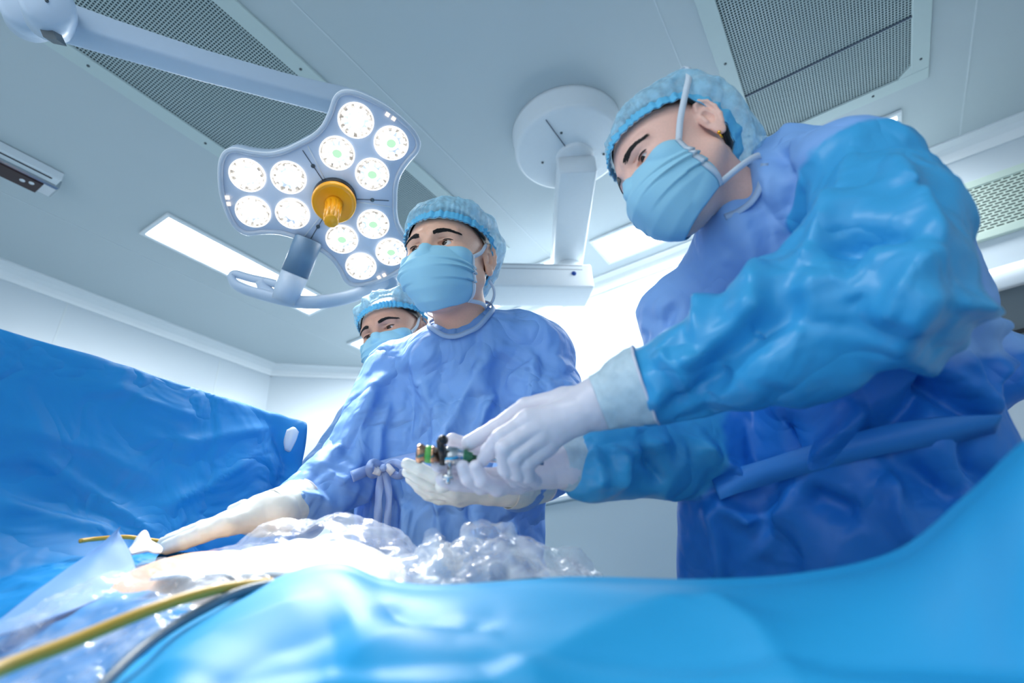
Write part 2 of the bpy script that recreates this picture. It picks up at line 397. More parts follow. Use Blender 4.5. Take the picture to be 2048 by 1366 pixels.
def wrinkle(X0, F, strain, hi=.012, lo=-.006, iters=60, seed=1, amp=.004, freq=18, direc=None, extra=None, bend=.02, X=None):
    """let a cloth that is slightly too large for its body buckle into folds"""
    N = vnormals(X0, F); n = len(X0)
    if extra is not None: X0 = X0+N*extra[:, None]; N = vnormals(X0, F); extra = None
    E = np.concatenate([F[:, [k, (k+1) % 4]] for k in range(4)]+[F[:, [0, 2]], F[:, [1, 3]]])
    E = np.unique(np.sort(E, 1), axis=0); a, b = E.T
    d0 = X0[b]-X0[a]; L = np.linalg.norm(d0, axis=1)+1e-9; s = strain if np.isscalar(strain) else (strain[a]+strain[b])/2
    if direc is not None:
        dd = (direc[a]+direc[b])/2; c = np.abs((d0*dd).sum(1))/L
        s = s*(.25+1.5*c**2)
    L = L*(1+s); deg = np.bincount(np.r_[a, b], minlength=n)[:, None]
    if X is None: X = X0+N*(amp*fbm(X0*freq+seed*3.7, 3))[:, None]
    if extra is not None: X = X+N*extra[:, None]
    def scat(v):
        o = np.empty((n, 3))
        for c in range(3): o[:, c] = np.bincount(b, v[:, c], n)-np.bincount(a, v[:, c], n)
        return o
    ex = 0 if extra is None else extra
    for it in range(iters):
        d = X[b]-X[a]; l = np.linalg.norm(d, axis=1)+1e-9
        X = X-1.3*scat(d*(.5*(l-L)/l)[:, None])/deg*1.0
        D = X-X0; 
        X = X-bend*scat((D[b]-D[a]))/deg
        D = X-X0; h = (D*N).sum(1); T = D-h[:, None]*N
        tl = np.linalg.norm(T, axis=1)+1e-9; T *= np.minimum(1, .012/tl)[:, None]
        X = X0+T+N*np.clip(h, lo+np.minimum(ex, 0), hi+np.maximum(ex, 0))[:, None]
    return X
def folds_field(V, N, folds):
    """crisp ridges and valleys along lines that were read off the photograph and laid on the surface"""
    px, py, dz = proj(V); front = ((CAM-V)*N).sum(1) > 0; out = np.zeros(len(V))
    for pts, wd, am in folds:
        A = []
        for x, y in pts:
            m = np.where(front, (px-x)**2+(py-y)**2, 1e9)
            c = np.where(m < 18**2)[0]
            A.append(V[c[np.argmin(dz[c])]] if len(c) else V[np.argmin(m)])
        k = len(A); best = np.full(len(V), 1e9); tt = np.zeros(len(V))
        for i in range(k-1):
            d = A[i+1]-A[i]; h = np.clip(((V-A[i])@d)/(d@d+1e-12), 0, 1)
            r = np.linalg.norm(V-A[i]-h[:, None]*d, axis=1); m = r < best; best[m] = r[m]; tt[m] = (i+h[m])/(k-1)
        out += am*np.exp(-(best/wd)**1.25)*np.clip(np.minimum(tt, 1-tt)*5+.25, 0, 1)
    return out
def creases(V, N, direc, n, seed, length=(.08, .25), width=(.006, .014), amp=.008, spread=.6):
    """n long crisp creases lying along the local pull of the cloth"""
    rg = np.random.default_rng(seed); out = np.zeros(len(V))
    for q in range(n):
        i = rg.integers(len(V)); d = direc[i]; nn_ = N[i]; s_ = np.cross(nn_, d)
        a = rg.normal()*spread; d = unit(d*math.cos(a)+s_*math.sin(a)); s_ = np.cross(nn_, d)
        L = rg.uniform(*length); wd = rg.uniform(*width); am = amp*rg.uniform(.5, 1.2)*(1 if rg.random() < .6 else -.9); cv = rg.normal()*.6
        r = V-V[i]; x = r@d; m = (np.abs(x) < L*.5) & ((r*r).sum(1) < (L*.75)**2) & ((N@nn_) > -.1)
        xm = x[m]/(L*.5); y = (r[m]@s_)-cv*L*.12*(xm**2); h = r[m]@nn_
        rr = np.sqrt(y*y+.15*h*h)/(wd*(.45+.9*(1-np.abs(xm))))
        sharp = np.where(y > 0, np.exp(-rr**1.1), np.exp(-(rr*.45)**1.3))
        out[m] += am*sharp*(1-xm**2)**.7
    return out
exec_time = __import__('time').time()

# ------------------------------------------------------------------ the room
def slab(name, lo, hi, mat, kind='structure'):
    return tag(MB().box(lo, hi).build(name, mat, smooth=False, loc=(lo[0], lo[1], lo[2])), kind=kind)
slab('floor', (-3.9, -2.2, -.1), (2.6, 3.2, 0), MT['floor'])
# ceiling with openings for the two air vents
VENTS = [(-1.99, -1.32, -.45, 2.27), (.035, .77, .05, 2.36)]
cb = MB(); xs = [-3.9, -1.99, -1.32, .035, .77, 2.6]
for i in range(5):
    hole = {1: VENTS[0], 3: VENTS[1]}.get(i)
    ys = [(-2.2, 3.2)] if not hole else [(-2.2, hole[2]), (hole[3], 3.2)]
    for y0, y1 in ys: cb.box((xs[i], y0, 3.0), (xs[i+1], y1, 3.1))
tag(cb.build('ceiling', MT['ceiling'], smooth=False), kind='structure')
slab('wall_left', (-3.85, -2.2, 0), (-3.68, 2.47, 3.02), MT['wall'])
slab('unseen_wall_right', (2.4, -2.2, 0), (2.55, 3.1, 3.02), MT['wall'])  # unseen wall, put in to block ambient light from the right
slab('wall_back', (-3.2, 2.97, 0), (2.6, 3.12, 3.02), MT['wall'])
c0, c1 = V3(-3.68, 2.43, 0), V3(-3.17, 2.97, 0); nn = unit(V3(c1[1]-c0[1], -(c1[0]-c0[0]), 0))*-.12
b = MB(); b.add([c0, c1, c1+nn, c0+nn]+[p+V3(0, 0, 3.02) for p in (c0, c1, c1+nn, c0+nn)], [(0, 3, 2, 1), (4, 5, 6, 7), (0, 1, 5, 4), (1, 2, 6, 5), (2, 3, 7, 6), (3, 0, 4, 7)])
tag(b.build('wall_corner', MT['wall'], smooth=False), kind='structure')
def cove(name, a, b_, inward, r=.035):
    """rounded cove strip in the angle between wall and ceiling"""
    a = np.asarray(a, float); b_ = np.asarray(b_, float); inn = unit(inward); m = MB(); V = []
    prof = [(0, -2.2*r), (.35*r, -2.2*r), (.45*r, -1.7*r), (.75*r, -1.0*r), (1.4*r, -.5*r), (2.1*r, -.3*r), (2.6*r, -.25*r), (2.6*r, .0), (0, 0)]
    for p in (a, b_): V += [p+inn*x+V3(0, 0, z) for x, z in prof]
    k = len(prof)
    m.add(V, [(j, (j+1) % k, k+(j+1) % k, k+j) for j in range(k)]+[tuple(range(k))[::-1], tuple(range(k, 2*k))])
    return tag(m.build(name, MT['trim'], smooth=False), kind='structure')
cove('trim_1', (-3.68, -2.2, 3), (-3.68, 2.45, 3), (1, 0, 0))
cove('trim_2', (-3.69, 2.42, 3), (-3.16, 2.98, 3), (1, -.95, 0))
cove('trim_3', (-3.19, 2.97, 3), (2.6, 2.97, 3), (0, -1, 0))
# seams between the wall and ceiling panels: thin raised strips
for i, (lo, hi) in enumerate([((-1.163, -2.2, 2.9985), (-1.157, 2.9, 3.0005)), ((.927, -2.2, 2.9985), (.933, 2.9, 3.0005)), ((-3.0, -2.2, 2.9985), (-2.995, 2.9, 3.0005)), ((-.1, -2.2, 2.9985), (-.095, 2.9, 3.0005)),
                              ((-3.681, 1.02, 0), (-3.6785, 1.03, 2.93)), ((-3.681, 2.0, 0), (-3.6785, 2.01, 2.93)), ((-3.681, -.1, 0), (-3.6785, -.09, 2.93)), ((-2.0, 2.9685, 0), (-1.99, 2.971, 2.93)), ((-.25, 2.9685, 0), (-.24, 2.971, 2.93))]):
    slab('trim_%d' % (i+4), lo, hi, MT['seam'])

# ceiling air vents: frame, perforated plate, dark backing, screws
def holes_plate(x0, x1, y0, y1, nx, ny, z, fr=.30, clip=None):
    """plate with one square hole per cell"""
    i, j = np.meshgrid(np.arange(nx), np.arange(ny), indexing='ij'); i = i.ravel(); j = j.ravel()
    cx = x0+(i+.5+(j % 2)*.0)*(x1-x0)/nx; cy = y0+(j+.5)*(y1-y0)/ny; hx = (x1-x0)/nx/2; hy = (y1-y0)/ny/2
    n = len(cx); V = np.zeros((n, 8, 3)); sg = [(-1, -1), (1, -1), (1, 1), (-1, 1)]
    for k, (a, b) in enumerate(sg):
        V[:, k] = np.stack([cx+a*hx, cy+b*hy, np.full(n, z)], 1)
        V[:, 4+k] = np.stack([cx+a*hx*fr*2, cy+b*hy*fr*2, np.full(n, z)], 1)
    o = np.arange(n)[:, None]*8
    F = np.concatenate([o+np.array([[k, 4+k, 4+(k+1) % 4, (k+1) % 4]]) for k in range(4)])
    return V.reshape(-1, 3), F
vent_labels = ['long perforated ceiling air vent behind the surgical lamp and its arm', 'perforated ceiling air vent above the woman at the upper right']
for (x0, x1, y0, y1), lab in zip(VENTS, vent_labels):
    t = thing('ceiling_vent', lab, 'vent', (x0, y0, 3.0), 'perforated ceiling vents')
    fw = .055; m = MB(); ch = .05
    # frame ring with cut inner corners
    outer = [(x0-.01, y0-.01), (x1+.01, y0-.01), (x1+.01, y1+.01), (x0-.01, y1+.01)]
    z0, z1 = 2.988, 3.0
    for (a, b_), (c, d) in [((x0-.01, y0-.01), (x1+.01, y0+fw)), ((x0-.01, y1-fw), (x1+.01, y1+.01)), ((x0-.01, y0+fw), (x0+fw, y1-fw)), ((x1-fw, y0+fw), (x1+.01, y1-fw))]:
        m.box((a, b_, z0), (c, d, z1), .002)
    for sx, X in ((1, x0+fw), (-1, x1-fw)):
        for sy, Y in ((1, y0+fw), (-1, y1-fw)):
            tri = [(X, Y), (X+sx*ch, Y), (X, Y+sy*ch)]
            if sx*sy < 0: tri = tri[::-1]
            m.add([(*p, z0+.001) for p in tri]+[(*p, z1) for p in tri], [(0, 2, 1), (3, 4, 5), (0, 1, 4, 3), (1, 2, 5, 4), (2, 0, 3, 5)])
    m.build('frame', MT['vent_frame'], t, smooth=False)
    pitch = .0112
    Vp, Fp = holes_plate(x0+fw, x1-fw, y0+fw, y1-fw, int((x1-x0-2*fw)/pitch), int((y1-y0-2*fw)/pitch), 2.996, .31)
    tag(obj('perforated_plate', Vp, Fp, MT['vent_plate'], t, False), kind='stuff')
    MB().box((x0, y0, 3.03), (x1, y1, 3.04)).build('backing', MT['vent_dark'], t, smooth=False)
    m = MB(); m.box((x0+fw, y1-.36, 2.992), (x1-fw, y1-.353, 2.997)).build('joint_strip', MT['line'], t, smooth=False)
    k = 0
    for xx in (x0+.022, x1-.022):
        yy = y0+.35
        while yy < y1-.05:
            MB().lathe(V3(xx, yy, 2.989), V3(0, 0, -1), [(.006, 0), (.0055, .003), (.0, .0035)], 8).build('screw', MT['screw'], t); yy += .46
    for xx in (x0+.2, x1-.2): MB().lathe(V3(xx, y1-.025, 2.989), V3(0, 0, -1), [(.006, 0), (.0055, .003), (.0, .0035)], 8).build('screw', MT['screw'], t)

light_labels = ['long glowing ceiling panel light at left below the surgical lamp', 'glowing ceiling panel light peeking past the rearmost man in the corner',
                'glowing ceiling panel light behind the neck of the middle man', 'glowing ceiling panel light below the chin of the woman',
                'glowing ceiling panel light above the near shoulder of the woman', None]
for (x0, x1, y0, y1), lab in zip(LIGHTS, light_labels):
    if lab is None: lab = 'unseen ceiling panel light added behind the camera for fill'
    t = thing('ceiling_light', lab, 'ceiling light', (x0, y0, 3.0), 'recessed ceiling panel lights')
    m = MB(); e = .022
    for (a, b_), (c, d) in [((x0-e, y0-e), (x1+e, y0)), ((x0-e, y1), (x1+e, y1+e)), ((x0-e, y0), (x0, y1)), ((x1, y0), (x1+e, y1))]: m.box((a, b_, 2.985), (c, d, 3.0), .003)
    m.build('frame', MT['trim'], t, smooth=False)
    MB().box((x0, y0, 2.992), (x1, y1, 2.9995)).build('diffuser', MT['panel_glow'], t, smooth=False)

# wall grille on the back wall (slots) and the equipment rail below it
t = thing('wall_grille', 'pale green slotted air grille on the wall behind the woman', 'vent', (.68, 2.97, 2.46))
gx0, gx1, gz0, gz1 = .55, 1.75, 2.455, 2.775; m = MB(); fw = .04
for a, b_ in [((gx0, gz0), (gx1, gz0+fw)), ((gx0, gz1-fw), (gx1, gz1)), ((gx0, gz0+fw), (gx0+fw, gz1-fw)), ((gx1-fw, gz0+fw), (gx1, gz1-fw))]:
    m.box((a[0], 2.945, a[1]), (b_[0], 2.97, b_[1]), .003)
MT['grille'] = principled('grille_paint', (196, 214, 204), .5)
m.build('frame', MT['grille'], t, smooth=False)
nx, nz = 30, 17; cw = (gx1-gx0-2*fw)/nx; chh = (gz1-gz0-2*fw)/nz; Vs = []; Fs = []
for j in range(nz):
    for i in range(-1, nx+1):
        ox = gx0+fw+(i+(.5 if j % 2 else 0))*cw; xa, xb = max(ox, gx0+fw), min(ox+cw, gx1-fw)
        if xb-xa < .2*cw: continue
        za = gz0+fw+j*chh; zb = za+chh; ia, ib = xa+(xb-xa)*.12, xb-(xb-xa)*.12; ja, jb = za+chh*.28, zb-chh*.28
        n = len(Vs); Vs += [(xa, 2.95, za), (xb, 2.95, za), (xb, 2.95, zb), (xa, 2.95, zb), (ia, 2.95, ja), (ib, 2.95, ja), (ib, 2.95, jb), (ia, 2.95, jb)]
        Fs += [(n+k, n+(k+1) % 4, n+4+(k+1) % 4, n+4+k) for k in range(4)]
tag(obj('slotted_plate', Vs, Fs, MT['grille'], t, False), kind='stuff')
MB().box((gx0+.01, 2.965, gz0+.01), (gx1-.01, 2.9698, gz1-.01)).build('backing', principled('grille_dark', (40, 70, 66), .8), t, smooth=False)

t = thing('wall_cabinet', 'grey wall cabinet with rounded white top rail behind the woman', 'cabinet', (.62, 2.97, 1.8))
MB().box((.62, 2.80, 1.80), (2.0, 2.969, 2.13), .004).build('body', MT['dark_box'], t, smooth=False)
MB().tube([(.60, 2.84, 2.19), (2.0, 2.84, 2.19)], .06, 20).build('top_rail', MT['white_metal'], t)
MB().box((.62, 2.79, 1.93), (2.0, 2.80, 1.945)).build('groove', MT['black'], t, smooth=False)
t = thing('supply_cabinet', 'pale grey cabinet with white top low against the wall behind the woman', 'cabinet', (.3, 2.6, 0))
MB().box((.3, 2.66, 0), (2.0, 2.968, 1.66), .006).build('body', MT['white_metal'], t, smooth=False)
MB().box((.28, 2.63, 1.66), (2.0, 2.968, 1.72), .01).build('worktop', MT['trim'], t, smooth=False)
t = thing('storage_cabinet', 'wide white cabinet with a flat top between the middle man and the woman', 'cabinet', (-1.62, 2.6, 0))
MB().box((-1.50, 2.55, 0), (-.25, 2.968, 1.56), .006).build('body', texture(principled('cabinet_grey', (190, 205, 212), .35), 5, .02, .02), t, smooth=False)
MB().box((-1.52, 2.52, 1.56), (-.23, 2.968, 1.585), .004).build('worktop', MT['trim'], t, smooth=False)
MB().box((-1.515, 2.535, 1.52), (-1.47, 2.548, 1.56), .002).build('hinge', MT['black'], t, smooth=False)

# hanging dark red display at the left
t = thing('ceiling_display', 'slim silver display unit with a dark red glass front on the ceiling', 'display', (-2.75, .2, 2.93))
def bar(m, x0, x1, y0, y1, z0, z1, b=.003, i=0): return m.box((x0, y0, z0), (x1, y1, z1), b, i)
bar(MB(), -2.70, -2.645, -.35, .560, 2.955, 2.998).build('housing', MT['white_metal'], t, smooth=False)
bar(MB(), -2.665, -2.658, -.35, .53, 2.950, 2.956).build('groove', MT['black'], t, smooth=False)
bar(MB(), -2.79, -2.70, -.35, .575, 2.94, 2.998, .008).build('body', MT['steel'], t, smooth=False)
bar(MB(), -2.792, -2.705, -.35, .52, 2.932, 2.942, .002).build('glass', MT['red_glass'], t, smooth=False)
for yy in (.455, .485):
    MB().lathe(V3(-2.745+(yy-.455)*.4, yy, 2.933), V3(0, 0, -1), [(.011, 0), (.010, .002), (0, .003)], 16).build('indicator', MT['white_metal'], t)

# ------------------------------------------------------------------ ceiling pendant
t = thing('ceiling_pendant', 'white ceiling pendant with a round base and jointed box arms', 'pendant', (-.66, 1.9, 2.88))
bc = W(1140, 302, 2.55); bc = CAM+(W(1140, 306, 1)-CAM)*(1.87/(W(1140, 306, 1)-CAM)[2]); R0 = .245
MB().lathe(V3(bc[0], bc[1], 3.0), V3(0, 0, -1), [(R0*1.02, 0), (R0*1.02, .02), (R0, .03), (R0, .105), (R0-.006, .118), (R0-.02, .125), (0, .126)], 64).build('base', MT['white_metal'], t)
d2 = unit(V3(*(W(1130, 520, 1)-CAM)[:2], 0)); zb = 2.87
MB().box((bc[0]-.001, bc[1]-.22, zb-.0015), (bc[0]+.001, bc[1]+.22, zb+.004)).build('seam', MT['line'], t, smooth=False)
for dx, dy in ((-.13, -.02), (.12, .1), (.02, -.12), (-.05, .16)):
    MB().lathe(V3(bc[0]+dx, bc[1]+dy, zb+.004), V3(0, 0, -1), [(.006, 0), (.005, .004), (0, .005)], 8).build('screw', MT['screw'], t)
def onz(px, py, z):
    r_ = W(px, py, 1)-CAM; return CAM+r_*((z-1)/r_[2])
def boxarm(m, a, b_, wd, ht, bev=.012, ext=(0, 0)):
    """box along a->b with rounded long edges"""
    a = np.asarray(a, float); b_ = np.asarray(b_, float); t_ = unit(b_-a); s_ = unit(np.cross(t_, V3(0, 0, 1))); u_ = np.cross(s_, t_)
    a = a-t_*ext[0]; b_ = b_+t_*ext[1]; V = []
    pr = []
    for sx, sy in ((-1, -1), (1, -1), (1, 1), (-1, 1)):
        for k in range(4):
            th = math.atan2(sy, sx)-PI/4+k*PI/6
            pr.append((sx*(wd/2-bev)+bev*math.cos(th), sy*(ht/2-bev)+bev*math.sin(th)))
    K = len(pr)
    for p, sc in ((a, .94), (a+t_*bev*.5, 1), (b_-t_*bev*.5, 1), (b_, .94)): V += [p+s_*x*sc+u_*y*sc for x, y in pr]
    F = [(r*K+j, r*K+(j+1) % K, (r+1)*K+(j+1) % K, (r+1)*K+j) for r in range(3) for j in range(K)]+[tuple(range(K))[::-1], tuple(range(3*K, 4*K))]
    return m.add(V, F)
a1 = onz(1153, 338, 2.80); a2 = onz(1133, 520, 2.80)
MB().lathe(a1+V3(0, 0, .07), V3(0, 0, -1), [(.085, -.02), (.085, .02)], 32).build('upper_joint', MT['white_metal'], t)
boxarm(MB(), a1, a2, .17, .10, .014, (.03, .03)).build('upper_arm', MT['white_metal'], t)
jz = 2.70; j2 = onz(1145, 545, 2.63)
MB().lathe(V3(a2[0], a2[1], 2.76), V3(0, 0, -1), [(.07, 0), (.075, .005), (.075, .03), (.08, .035), (.08, .055)], 32).build('lower_joint', MT['trim'], t)
e2 = onz(800, 566, 2.63)
boxarm(MB(), V3(a2[0], a2[1], 2.63), e2, .20, .15, .012, (.10, 0)).build('lower_arm', MT['white_metal'], t)
ad = unit(e2-V3(a2[0], a2[1], 2.63)); sd = np.cross(ad, V3(0, 0, 1)); sd = sd if sd@(CAM-a2) > 0 else -sd
bp = V3(a2[0], a2[1], 2.64)+ad*.0+sd*.1
MB().lathe(bp, sd, [(.013, -.002), (.013, .002), (.011, .004), (0, .0045)], 20).build('button', MT['blue_dot'], t)
for zz in (2.665, 2.69):
    q = V3(a2[0], a2[1], zz)+sd*.1005
    m = MB(); m.ribbon([q-ad*.05, q+ad*.9], sd, .002, .001).build('seam', MT['line'], t, smooth=False)

# ------------------------------------------------------------------ surgical lamp
lamp = thing('surgical_lamp', 'white three-lobed surgical lamp with twelve glowing lenses and an orange handle', 'surgical lamp', LC)
def LP(u, v, n=0): return LC+LX*u*LR0+LY*v*LR0+LN*n
lobe = [(1.78, 0), (1.755, .28), (1.70, .52), (1.60, .68), (1.45, .735), (1.20, .70), (.95, .70), (.72, .77)]
half = []
for (x, y) in lobe: half.append((x, y))
half.append((1.02*math.cos(PI/3), 1.02*math.sin(PI/3)))
ring = []
for k in range(3):
    c, s_ = math.cos(k*2*PI/3), math.sin(k*2*PI/3)
    seq = [(x, -y) for x, y in half[1:-1]][::-1]+half
    ring += [(x*c-y*s_, x*s_+y*c) for x, y in seq]
ring = spline(ring, 240, True)
def lampring(sc, n): return [LP(x*sc if sc else 0, y*sc if sc else 0, n) for x, y in ring]
def loft(rings, name, mat, caps=True, solid=0):
    K = len(rings[0]); V = [p for r_ in rings for p in r_]
    F = [(r_*K+j, r_*K+(j+1) % K, (r_+1)*K+(j+1) % K, (r_+1)*K+j) for r_ in range(len(rings)-1) for j in range(K)]
    if caps: F += [tuple(range(K))[::-1], tuple(range((len(rings)-1)*K, len(rings)*K))]
    return obj(name, V, F, mat, lamp)
def shrink(sc_, n):          # inset by a fixed width
    c = np.array(ring); d = np.roll(c, -1, 0)-np.roll(c, 1, 0); nrm = np.stack([d[:, 1], -d[:, 0]], 1); nrm /= np.linalg.norm(nrm, axis=1)[:, None]
    q = c-nrm*sc_; return [LP(x, y, n) for x, y in q]
loft([shrink(.35, -.075), shrink(.12, -.07), shrink(.02, -.045), shrink(0, -.02), shrink(.0, -.006)], 'housing', MT['white_arm'])
loft([shrink(.0, -.006), shrink(-.012, -.002), shrink(-.012, .004), shrink(0, .008), shrink(.03, .010), shrink(.055, .007), shrink(.06, -.002)], 'rim', MT['lamp_rim'], False)
MB().tube(shrink(-.010, .002)+[shrink(-.010, .002)[0]], .0022, 6, cap=False).build('rim_edge', MT['led_dim2'], lamp)
fp = loft([shrink(.05, -.004), shrink(.07, 0.0)], 'face_plate', MT['lamp_face'])
pods = []
for k in range(3):
    for (x, y) in ((1.33, .315), (1.33, -.315), (.706, .316), (.706, -.316)):
        c, s_ = math.cos(k*2*PI/3), math.sin(k*2*PI/3); pods.append((x*c-y*s_, x*s_+y*c))
for (x, y) in pods:
    c = LP(x, y, 0); r_ = .268*LR0
    pod = MB().lathe(c, LN, [(r_*1.03, .0), (r_*1.04, .004), (r_*.98, .006), (r_*.95, .004)], 32, open_=True).build('lens', MT['led_ring'], lamp)
    MB().lathe(c, LN, [(r_*.96, .004), (r_*.85, .0012), (r_*.6, -.001), (r_*.40, -.0015), (0, -.0015)], 32, open_=True).build('reflector', MT['reflector'], pod)
    m = MB(); rg = np.random.default_rng(int((x+3)*100))
    for q in range(11):   # bright facets of the reflector
        a = q*2*PI/11+x*3; dr = LX*math.cos(a)+LY*math.sin(a); dt = np.cross(LN, dr); wq = r_*rg.uniform(.05, .14)
        p0 = c+dr*r_*rg.uniform(.46, .6)+LN*.0022; p1 = c+dr*r_*rg.uniform(.8, .93)+LN*.0045
        m.add([p0-dt*wq*.7, p0+dt*wq*.7, p1+dt*wq*1.3, p1-dt*wq*1.3], [(0, 1, 2, 3)])
    tag(m.build('facets', MT['led'], pod, smooth=False), kind='stuff')
    for ra, hh_, mt in ((.42, .002, 'led'), (.36, .010, 'led_ring')):
        MB().lathe(c, LN, [(r_*ra, -.001), (r_*ra, hh_), (r_*(ra-.07), hh_+.001), (r_*(ra-.08), hh_-.002)], 24, open_=True).build('collimator', MT[mt], pod)
    MB().lathe(c, LN, [(r_*.29, .002), (r_*.2, .005), (0, .006)], 20).build('diode', MT['led_green' if rg.random() < .5 else 'led_ring'], pod)
for k in range(3):           # small indicator lights near the lobe tips
    c_, s_ = math.cos(k*2*PI/3), math.sin(k*2*PI/3)
    for dy in (.06, .17):
        x, y = 1.69, -.02+dy*(1 if k else -1); cc = LP(x*c_-y*s_, x*s_+y*c_, .002)
        m = MB(); a = LX*c_+LY*s_; b_ = np.cross(LN, a); h = .0055
        m.add([cc-a*h-b_*h, cc+a*h-b_*h, cc+a*h+b_*h, cc-a*h+b_*h, cc-a*h-b_*h+LN*.002, cc+a*h-b_*h+LN*.002, cc+a*h+b_*h+LN*.002, cc-a*h+b_*h+LN*.002], [(0, 1, 5, 4), (1, 2, 6, 5), (2, 3, 7, 6), (3, 0, 4, 7), (4, 5, 6, 7)])
        m.build('indicator', MT['led_dim'], lamp, smooth=False)
    a = (k+.5)*2*PI/3; dr = LX*math.cos(a)+LY*math.sin(a)
    m = MB(); m.tube([LC+dr*.3*LR0+LN*.002, LC+dr*.9*LR0+LN*.002], .0012, 6).build('seam', MT['line'], lamp)
    dr2 = LX*math.cos(a+.12)+LY*math.sin(a+.12)
    MB().tube([LC+dr2*.3*LR0+LN*.003, LC+dr2*.93*LR0+LN*.003], .0012, 6).build('seam', MT['trim'], lamp)
    MB().lathe(LC+dr*.62*LR0+LN*.002, LN, [(.006, 0), (.0055, .003), (.003, .0035), (0, .0025)], 14).build('screw', MT['screw'], lamp)
MB().lathe(LC, LN, [(.36*LR0, 0), (.36*LR0, .018), (.33*LR0, .02)], 40).build('hub', MT['black'], lamp)
hd = MB().lathe(LC, LN, [(.34*LR0, .018), (.36*LR0, .03), (.355*LR0, .042), (.33*LR0, .046), (.28*LR0, .043), (.16*LR0, .044)], 48).build('handle_disc', MT['orange'], lamp)
m = MB(); prof = [(.0255, .044), (.0235, .055), (.0205, .075), (.0195, .12), (.019, .158), (.0165, .162), (0, .162)]
m.lathe(LC, LN, prof, 32)
for q in range(10):
    a = q*2*PI/10; dr = LX*math.cos(a)+LY*math.sin(a)
    m.tube([LC+dr*.0215+LN*.06, LC+dr*.0185+LN*.155], [.003, .0028], 6)
m.build('handle_grip', MT['orange'], lamp)
# yoke and grey sleeve below the lamp
g0, g1, g2 = W(618, 478, 1.68), W(590, 548, 1.68), W(572, 590, 1.68)
MB().tube([g0, g0+(g1-g0)*.03, g1], [.036, .041, .041], 28).build('sleeve', MT['grey_sleeve'], lamp)
MB().tube([g1, g1+(g2-g1)*.8, g2+(g2-g1)*.3], [.0405, .040, .034], 28).build('yoke_stem', MT['white_arm'], lamp)
yk = [(460, 552), (475, 572), (520, 588), (590, 603), (650, 603), (710, 590), (765, 566), (782, 555)]
yp = spline([W(x, y, 1.70+(0, 0, 0, 0, .02, .10, .20, .22)[i]) for i, (x, y) in enumerate(yk)], 40)
MB().tube(yp, list(np.interp(np.linspace(0, 1, 40), [0, .1, .4, .8, 1], [.014, .017, .022, .026, .024])), 16, flat=.7).build('yoke_arc', MT['white_arm'], lamp)
hp = spline([W(x, y, 1.71) for x, y in ((463, 556), (470, 548), (500, 556), (545, 566), (580, 577))], 24)
MB().tube(hp, .013, 14).build('yoke_handle', MT['white_arm'], lamp)
hp = spline([W(x, y, 1.71) for x, y in ((522, 562), (530, 578), (548, 592))], 8)
MB().tube(hp, .018, 14).build('yoke_handle', MT['white_arm'], lamp)
MB().lathe(W(775, 560, 1.93), LN, [(.033, -.03), (.036, -.02), (.036, .02), (.03, .03), (0, .033)], 24).build('yoke_pivot', MT['white_arm'], lamp)
# spring arm to the upper left
s0, s1 = W(98, 34, 1.42), W(690, 205, 1.86)
td = unit(s1-s0); sdn = unit(np.cross(td, CF)); vd = np.cross(sdn, td); vd = vd if vd@(CAM-s0) > 0 else -vd
_a = math.radians(-28); sdn2 = sdn*math.cos(_a)+vd*math.sin(_a); vd2 = vd*math.cos(_a)-sdn*math.sin(_a)
m = MB(); V = []; K = 20; prof = [(0, .042, .034), (.04, .046, .036), (.18, .042, .034), (.45, .039, .032), (.75, .038, .032), (.92, .042, .034), (1, .046, .036), (1.06, .035, .03)]
for tt, hw, hh in prof:
    p = s0+(s1-s0)*tt+sdn*(-.012*math.sin(PI*min(max(tt, 0), 1)))
    for j in range(K):
        a = 2*PI*j/K; ca, sa = math.cos(a), math.sin(a)
        V.append(p+sdn2*hw*math.copysign(abs(ca)**.35, ca)+vd2*hh*math.copysign(abs(sa)**.35, sa))
F = [(r_*K+j, r_*K+(j+1) % K, (r_+1)*K+(j+1) % K, (r_+1)*K+j) for r_ in range(len(prof)-1) for j in range(K)]+[tuple(range(K))[::-1], tuple(range((len(prof)-1)*K, len(prof)*K))]
m.add(V, F).build('spring_arm', MT['white_arm'], lamp)
# rounded joint at the arm's upper end and the arm beyond it
MB().lathe(W(99, 24, 1.38), vd, [(0, -.058), (.045, -.056), (.056, -.045), (.056, .045), (.045, .056), (0, .058)], 32).build('arm_knuckle', MT['white_arm'], lamp)
MB().lathe(W(99, 24, 1.38)+vd*.058, vd, [(.004, 0), (.004, .003), (0, .004)], 12).build('screw', MT['screw'], lamp)
m = MB(); q0 = W(58, 30, 1.50)
m.lathe(q0, vd, [(0, -.05), (.045, -.048), (.058, -.035), (.058, .045), (.045, .056), (0, .058)], 32).build('joint_housing', MT['white_arm'], lamp)
ww = W(88, 52, 1.345); m = MB(); aa = unit(W(110, 58, 1.36)-W(72, 48, 1.36)); bb = unit(W(92, 72, 1.36)-W(80, 35, 1.36))
for o_, mt in ((0, 'chrome'),):
    c = W(90, 58, 1.362)
    m.add([c-aa*.018-bb*.02, c+aa*.018-bb*.014, c+aa*.024+bb*.022, c-aa*.012+bb*.024], [(0, 1, 2, 3)])
    V = np.array(m.V); m.add(V+CF*.03, [(3, 2, 1, 0)]); m.add([], []); m.F += [(0, 4, 5, 1), (1, 5, 6, 2), (2, 6, 7, 3), (3, 7, 4, 0)]; m.I += [0]*4
m.build('window', MT['dark_box'], lamp, smooth=False)
pn = W(58, 20, 1.52); top = V3(pn[0], pn[1], 3.0)
MB().tube([pn, V3(pn[0], pn[1], 2.82)], .045, 24).build('down_tube', MT['white_arm'], lamp)
